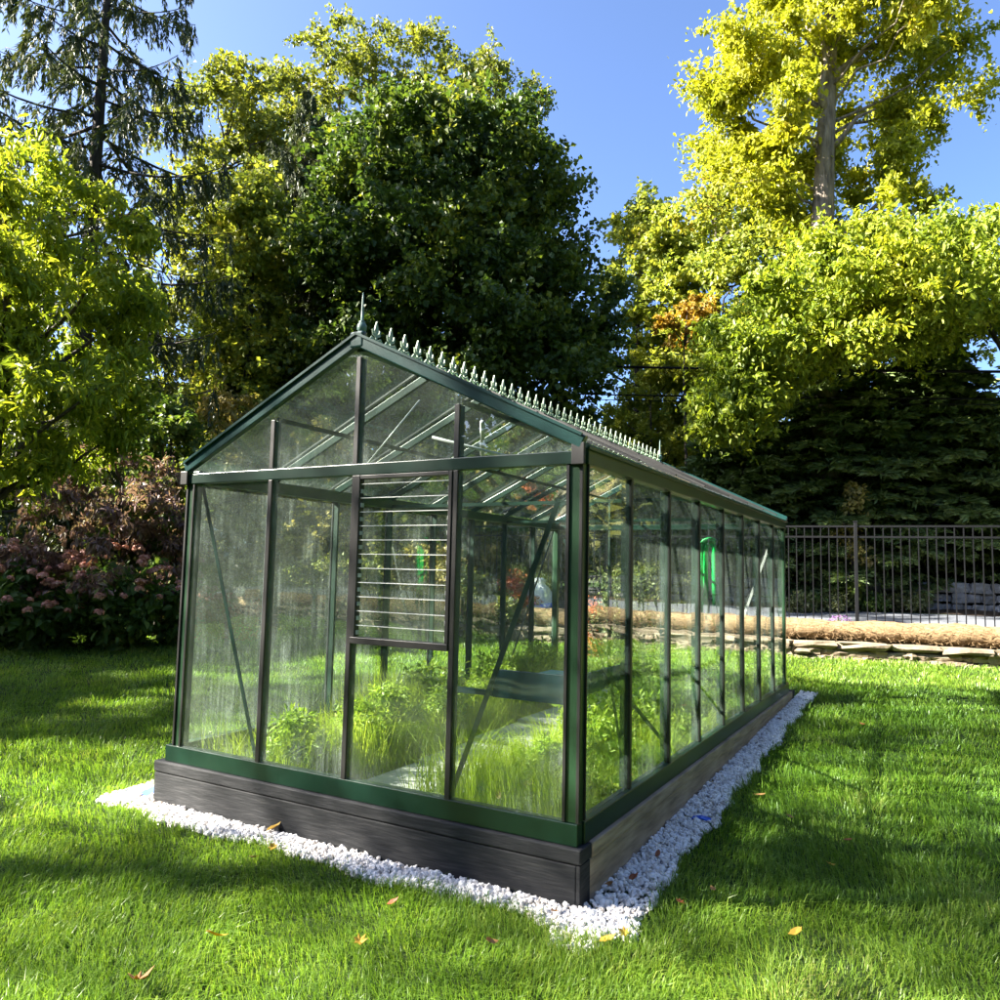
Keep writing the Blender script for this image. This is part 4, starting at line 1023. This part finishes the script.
# fallen leaves, each lying in the grass or on the stones
def fallen(x, y, s, mat, lab, h):
    n = 5; rim = []
    lobes = [(-.05, -.5), (.18, -.28), (.50, -.30), (.30, -.05), (.55, .22), (.22, .22), (.02, .62), (-.20, .22), (-.55, .24), (-.30, -.04), (-.50, -.30), (-.16, -.28)]
    v = []
    if random.random() < .55: lobes = [(-.62, -.05), (-.40, -.26), (-.10, -.34), (.25, -.28), (.48, -.14), (.70, .02), (.45, .15), (.20, .30), (-.12, .33), (-.42, .24)]
    for a, b in lobes: v.append((a * s, b * s, .35 * s * (a * a + b * b) + random.uniform(-.04, .06) * s))
    v.append((0, 0, 0)); k = len(lobes)
    cu = random.uniform(.2, .9)
    v = [(p[0], p[1] * .9, p[2] + cu * p[1] * p[1] / s) for p in v]
    m = MB(); m.add(v + [(p[0], p[1], p[2] - .0012) for p in v], [(i, (i+1) % k, k) for i in range(k)] + [(k + 1 + (i+1) % k, k + 1 + i, 2*k + 1) for i in range(k)] + [((i+1) % k, i, i + k + 1, (i+1) % k + k + 1) for i in range(k)])
    o = m.build('fallen_leaf', M[mat]); o.location = (x, y, GZ(x, y) + h)
    o.scale = (.88, .88, .88)
    o.rotation_euler = (random.uniform(-.55, .55), random.uniform(-.55, .55), random.uniform(0, 6.28))
    tag(o, lab, 'leaf', 'fallen leaves on the lawn and gravel')
for a in [(-1.16, -1.23, .085, 'fallen_y', 'orange yellow fallen leaf standing in the sunlit grass at the lower left', .075), (-1.12, -1.63, .11, 'fallen', 'big tan fallen leaf in the lower left corner of the lawn', .075),
    (-.60, -.94, .075, 'fallen_y', 'pale orange fallen leaf in the front lawn, below the middle of the greenhouse front', .075), (-1.71, -.50, .060, 'fallen', 'curled brown fallen leaf on the grass near the left front gravel, lower of two', .075),
    (-1.77, -.30, .065, 'fallen_y', 'ochre fallen leaf at the grass edge of the left front gravel, upper of two', .06), (-.73, -.54, .055, 'fallen_r', 'small rust fallen leaf on the grass in front of the second pane', .07),
    (-.13, -.63, .060, 'fallen', 'faded tan fallen leaf on the grass below the greenhouse corner', .07), (.46, .20, .050, 'fallen_r', 'small rust fallen leaf in the right lawn nearest the gravel corner', .07),
    (.56, .43, .050, 'fallen', 'thin tan fallen leaf in the right lawn, upper of the pair near the corner', .07), (1.0, .16, .065, 'fallen_y', 'orange fallen leaf at the bottom right of the lawn', .075),
    (1.04, 1.08, .060, 'fallen_y', 'amber fallen leaf in the right lawn, lower of two near the right edge', .07), (1.09, 1.53, .050, 'fallen_r', 'rust fallen leaf in the right lawn, upper of two near the right edge', .07),
    (.46, 2.15, .075, 'fallen', 'cream tan fallen leaf in the right lawn beside the middle of the gravel', .07), (.14, .42, .060, 'fallen_r', 'rust red fallen leaf on the gravel near the corner, upright', .045), (.06, .26, .060, 'fallen', 'tan fallen leaf on the gravel against the timber near the corner', .045),
    (.29, -.33, .070, 'fallen_y', 'orange fallen leaf at the tip of the gravel corner', .065), (.32, -.20, .060, 'fallen_y', 'olive yellow fallen leaf on the gravel corner', .05), (-2.01, -.06, .085, 'fallen_y', 'golden fallen leaf lying against the front timber in the gravel', .06),
    (.10, 5.0, .075, 'fallen_r', 'rust fallen leaf on the far part of the side gravel', .045), (.89, 5.05, .065, 'fallen_r', 'red fallen leaf far up the right lawn', .07), (.72, 1.78, .050, 'fallen', 'dark tan fallen leaf in the middle of the right lawn', .07),
    (.15, .80, .050, 'fallen_r', 'brown fallen leaf halfway along the near side gravel', .045), (-.05, -.16, .045, 'fallen', 'small tan fallen leaf on the front gravel left of the corner', .045)]:
    fallen(*a)

# leafy plants inside the greenhouse
def weeds():
    n = 430; x = RNG.uniform(-2.86, -.20, n); y = RNG.uniform(.22, L - .25, n)
    k = ~((x > -2.30) & (x < -1.14) & (y > .10)); x, y = x[k], y[k]
    cs = np.stack([x, y, gz(x, y) + RNG.uniform(.10, .38, len(x)) * np.where(x < -2.2, 1.35, 1.0)], -1); rs = RNG.uniform(.07, .15, len(x))
    v, f = clump_leaves(cs, rs, 110, .042, .024)
    tag(np_mesh('leafy_weeds', v, f, M['garden']), 'lime green leafy weeds covering the greenhouse floor', 'weeds', kind='stuff')
weeds()
GP = [(-2.62, .75, .20, .30, 'leafy green plant in the left front of the greenhouse bed'), (-2.55, 1.6, .24, .34, 'feathery green plant behind the second front pane'), (-2.65, 2.6, .26, .36, 'leafy green plant halfway down the left bed'),
      (-2.6, 3.7, .26, .36, 'leafy green plant towards the far left bed'), (-2.6, 4.8, .24, .34, 'leafy green plant at the far end of the left bed'), (-1.0, 2.6, .28, .42, 'tall bushy green plant just right of the path'), (-.85, 3.4, .28, .40, 'bushy green plant behind the teal shelf'),
      (-.55, 1.75, .24, .34, 'bushy plant under the teal shelf seen through the first side pane'), (-.55, 2.7, .24, .32, 'leafy plant seen through the second side pane'), (-.5, 4.0, .25, .32, 'leafy plant seen through the middle side panes'), (-.6, 5.2, .24, .30, 'leafy plant at the far end of the right bed'), (-.95, 1.45, .15, .20, 'small dark leafy plant at the edge of the path')]
for x, y, rx, rz, lab in GP:
    shrub('garden_plant', lab, 'plant', (x, y), rx, rz, 22, 70, .060, .026, 'garden', cr=.13, stems=4, group='plants in the greenhouse beds')

# --- the far wood, and the trees behind the photographer that shade the lawn
def far_wood():
    n = 2500; a = RNG.uniform(-PI, PI, n); D = np.where(np.abs(a - .516) < 1.2, RNG.uniform(46, 62, n), RNG.uniform(34, 48, n))
    z = RNG.random(n) ** 1.1 * np.where(np.abs(a - .516) < 1.2, 10.0, 19.0)
    k = 2050; z[k:] = RNG.uniform(.0, 5.5, n - k); a[k:] = RNG.uniform(1.9, 4.4, n - k) + .3; D[k:] = RNG.uniform(32, 37, n - k)
    cs = np.stack([CAM.x - np.sin(a) * D, CAM.y + np.cos(a) * D, z + .8], -1); rs = RNG.uniform(1.6, 3.2, n)
    v, f = clump_leaves(cs, rs, 190, .78, .62)
    tag(np_mesh('far_wood', v, f, M['wood_far']), 'far wood closing the view behind the trees', 'wood', kind='stuff')
far_wood()
def shade_tree(label, base, z0, z1, r, n, per=150, mat='midtree', leaf=.20, cl=(.6, 1.1)):
    h = z1
    broad_tree('shade_tree', label, 'tree', base, [(0, 0, -.1), (.1, 0, h * .35), (0, .1, h * .7), (0, 0, h * .95)], .28,
        [(z0, -r * .6, r * .6), (z0 + (z1 - z0) * .35, -r, r), (z0 + (z1 - z0) * .7, -r * .85, r * .85), (z1, -r * .25, r * .25)], n, cl[0], cl[1], per, leaf, leaf * .85, mat, nl=16)
shade_tree('narrow tall leafy tree across the lawn behind the photographer', (-17.35, -10.0), 9.2, 18.4, 2.15, 92, per=42, leaf=.13, cl=(.9, 1.5))
shade_tree('open crowned tall leafy tree outside the left edge of the view', (-18.9, -7.2), 8.6, 18.0, 2.0, 78, per=30, leaf=.13, cl=(.9, 1.5))
shade_tree('tall leafy tree beyond the left border', (-27, 5), 6, 22, 4.0, 190, per=75)
shade_tree('leafy tree far behind the photographer', (-4, -24), 2, 12, 4.0, 100)
shade_tree('yellow tree beyond the right end of the fence', (9.5, 17), 2, 13, 3.6, 110, mat='yellow')
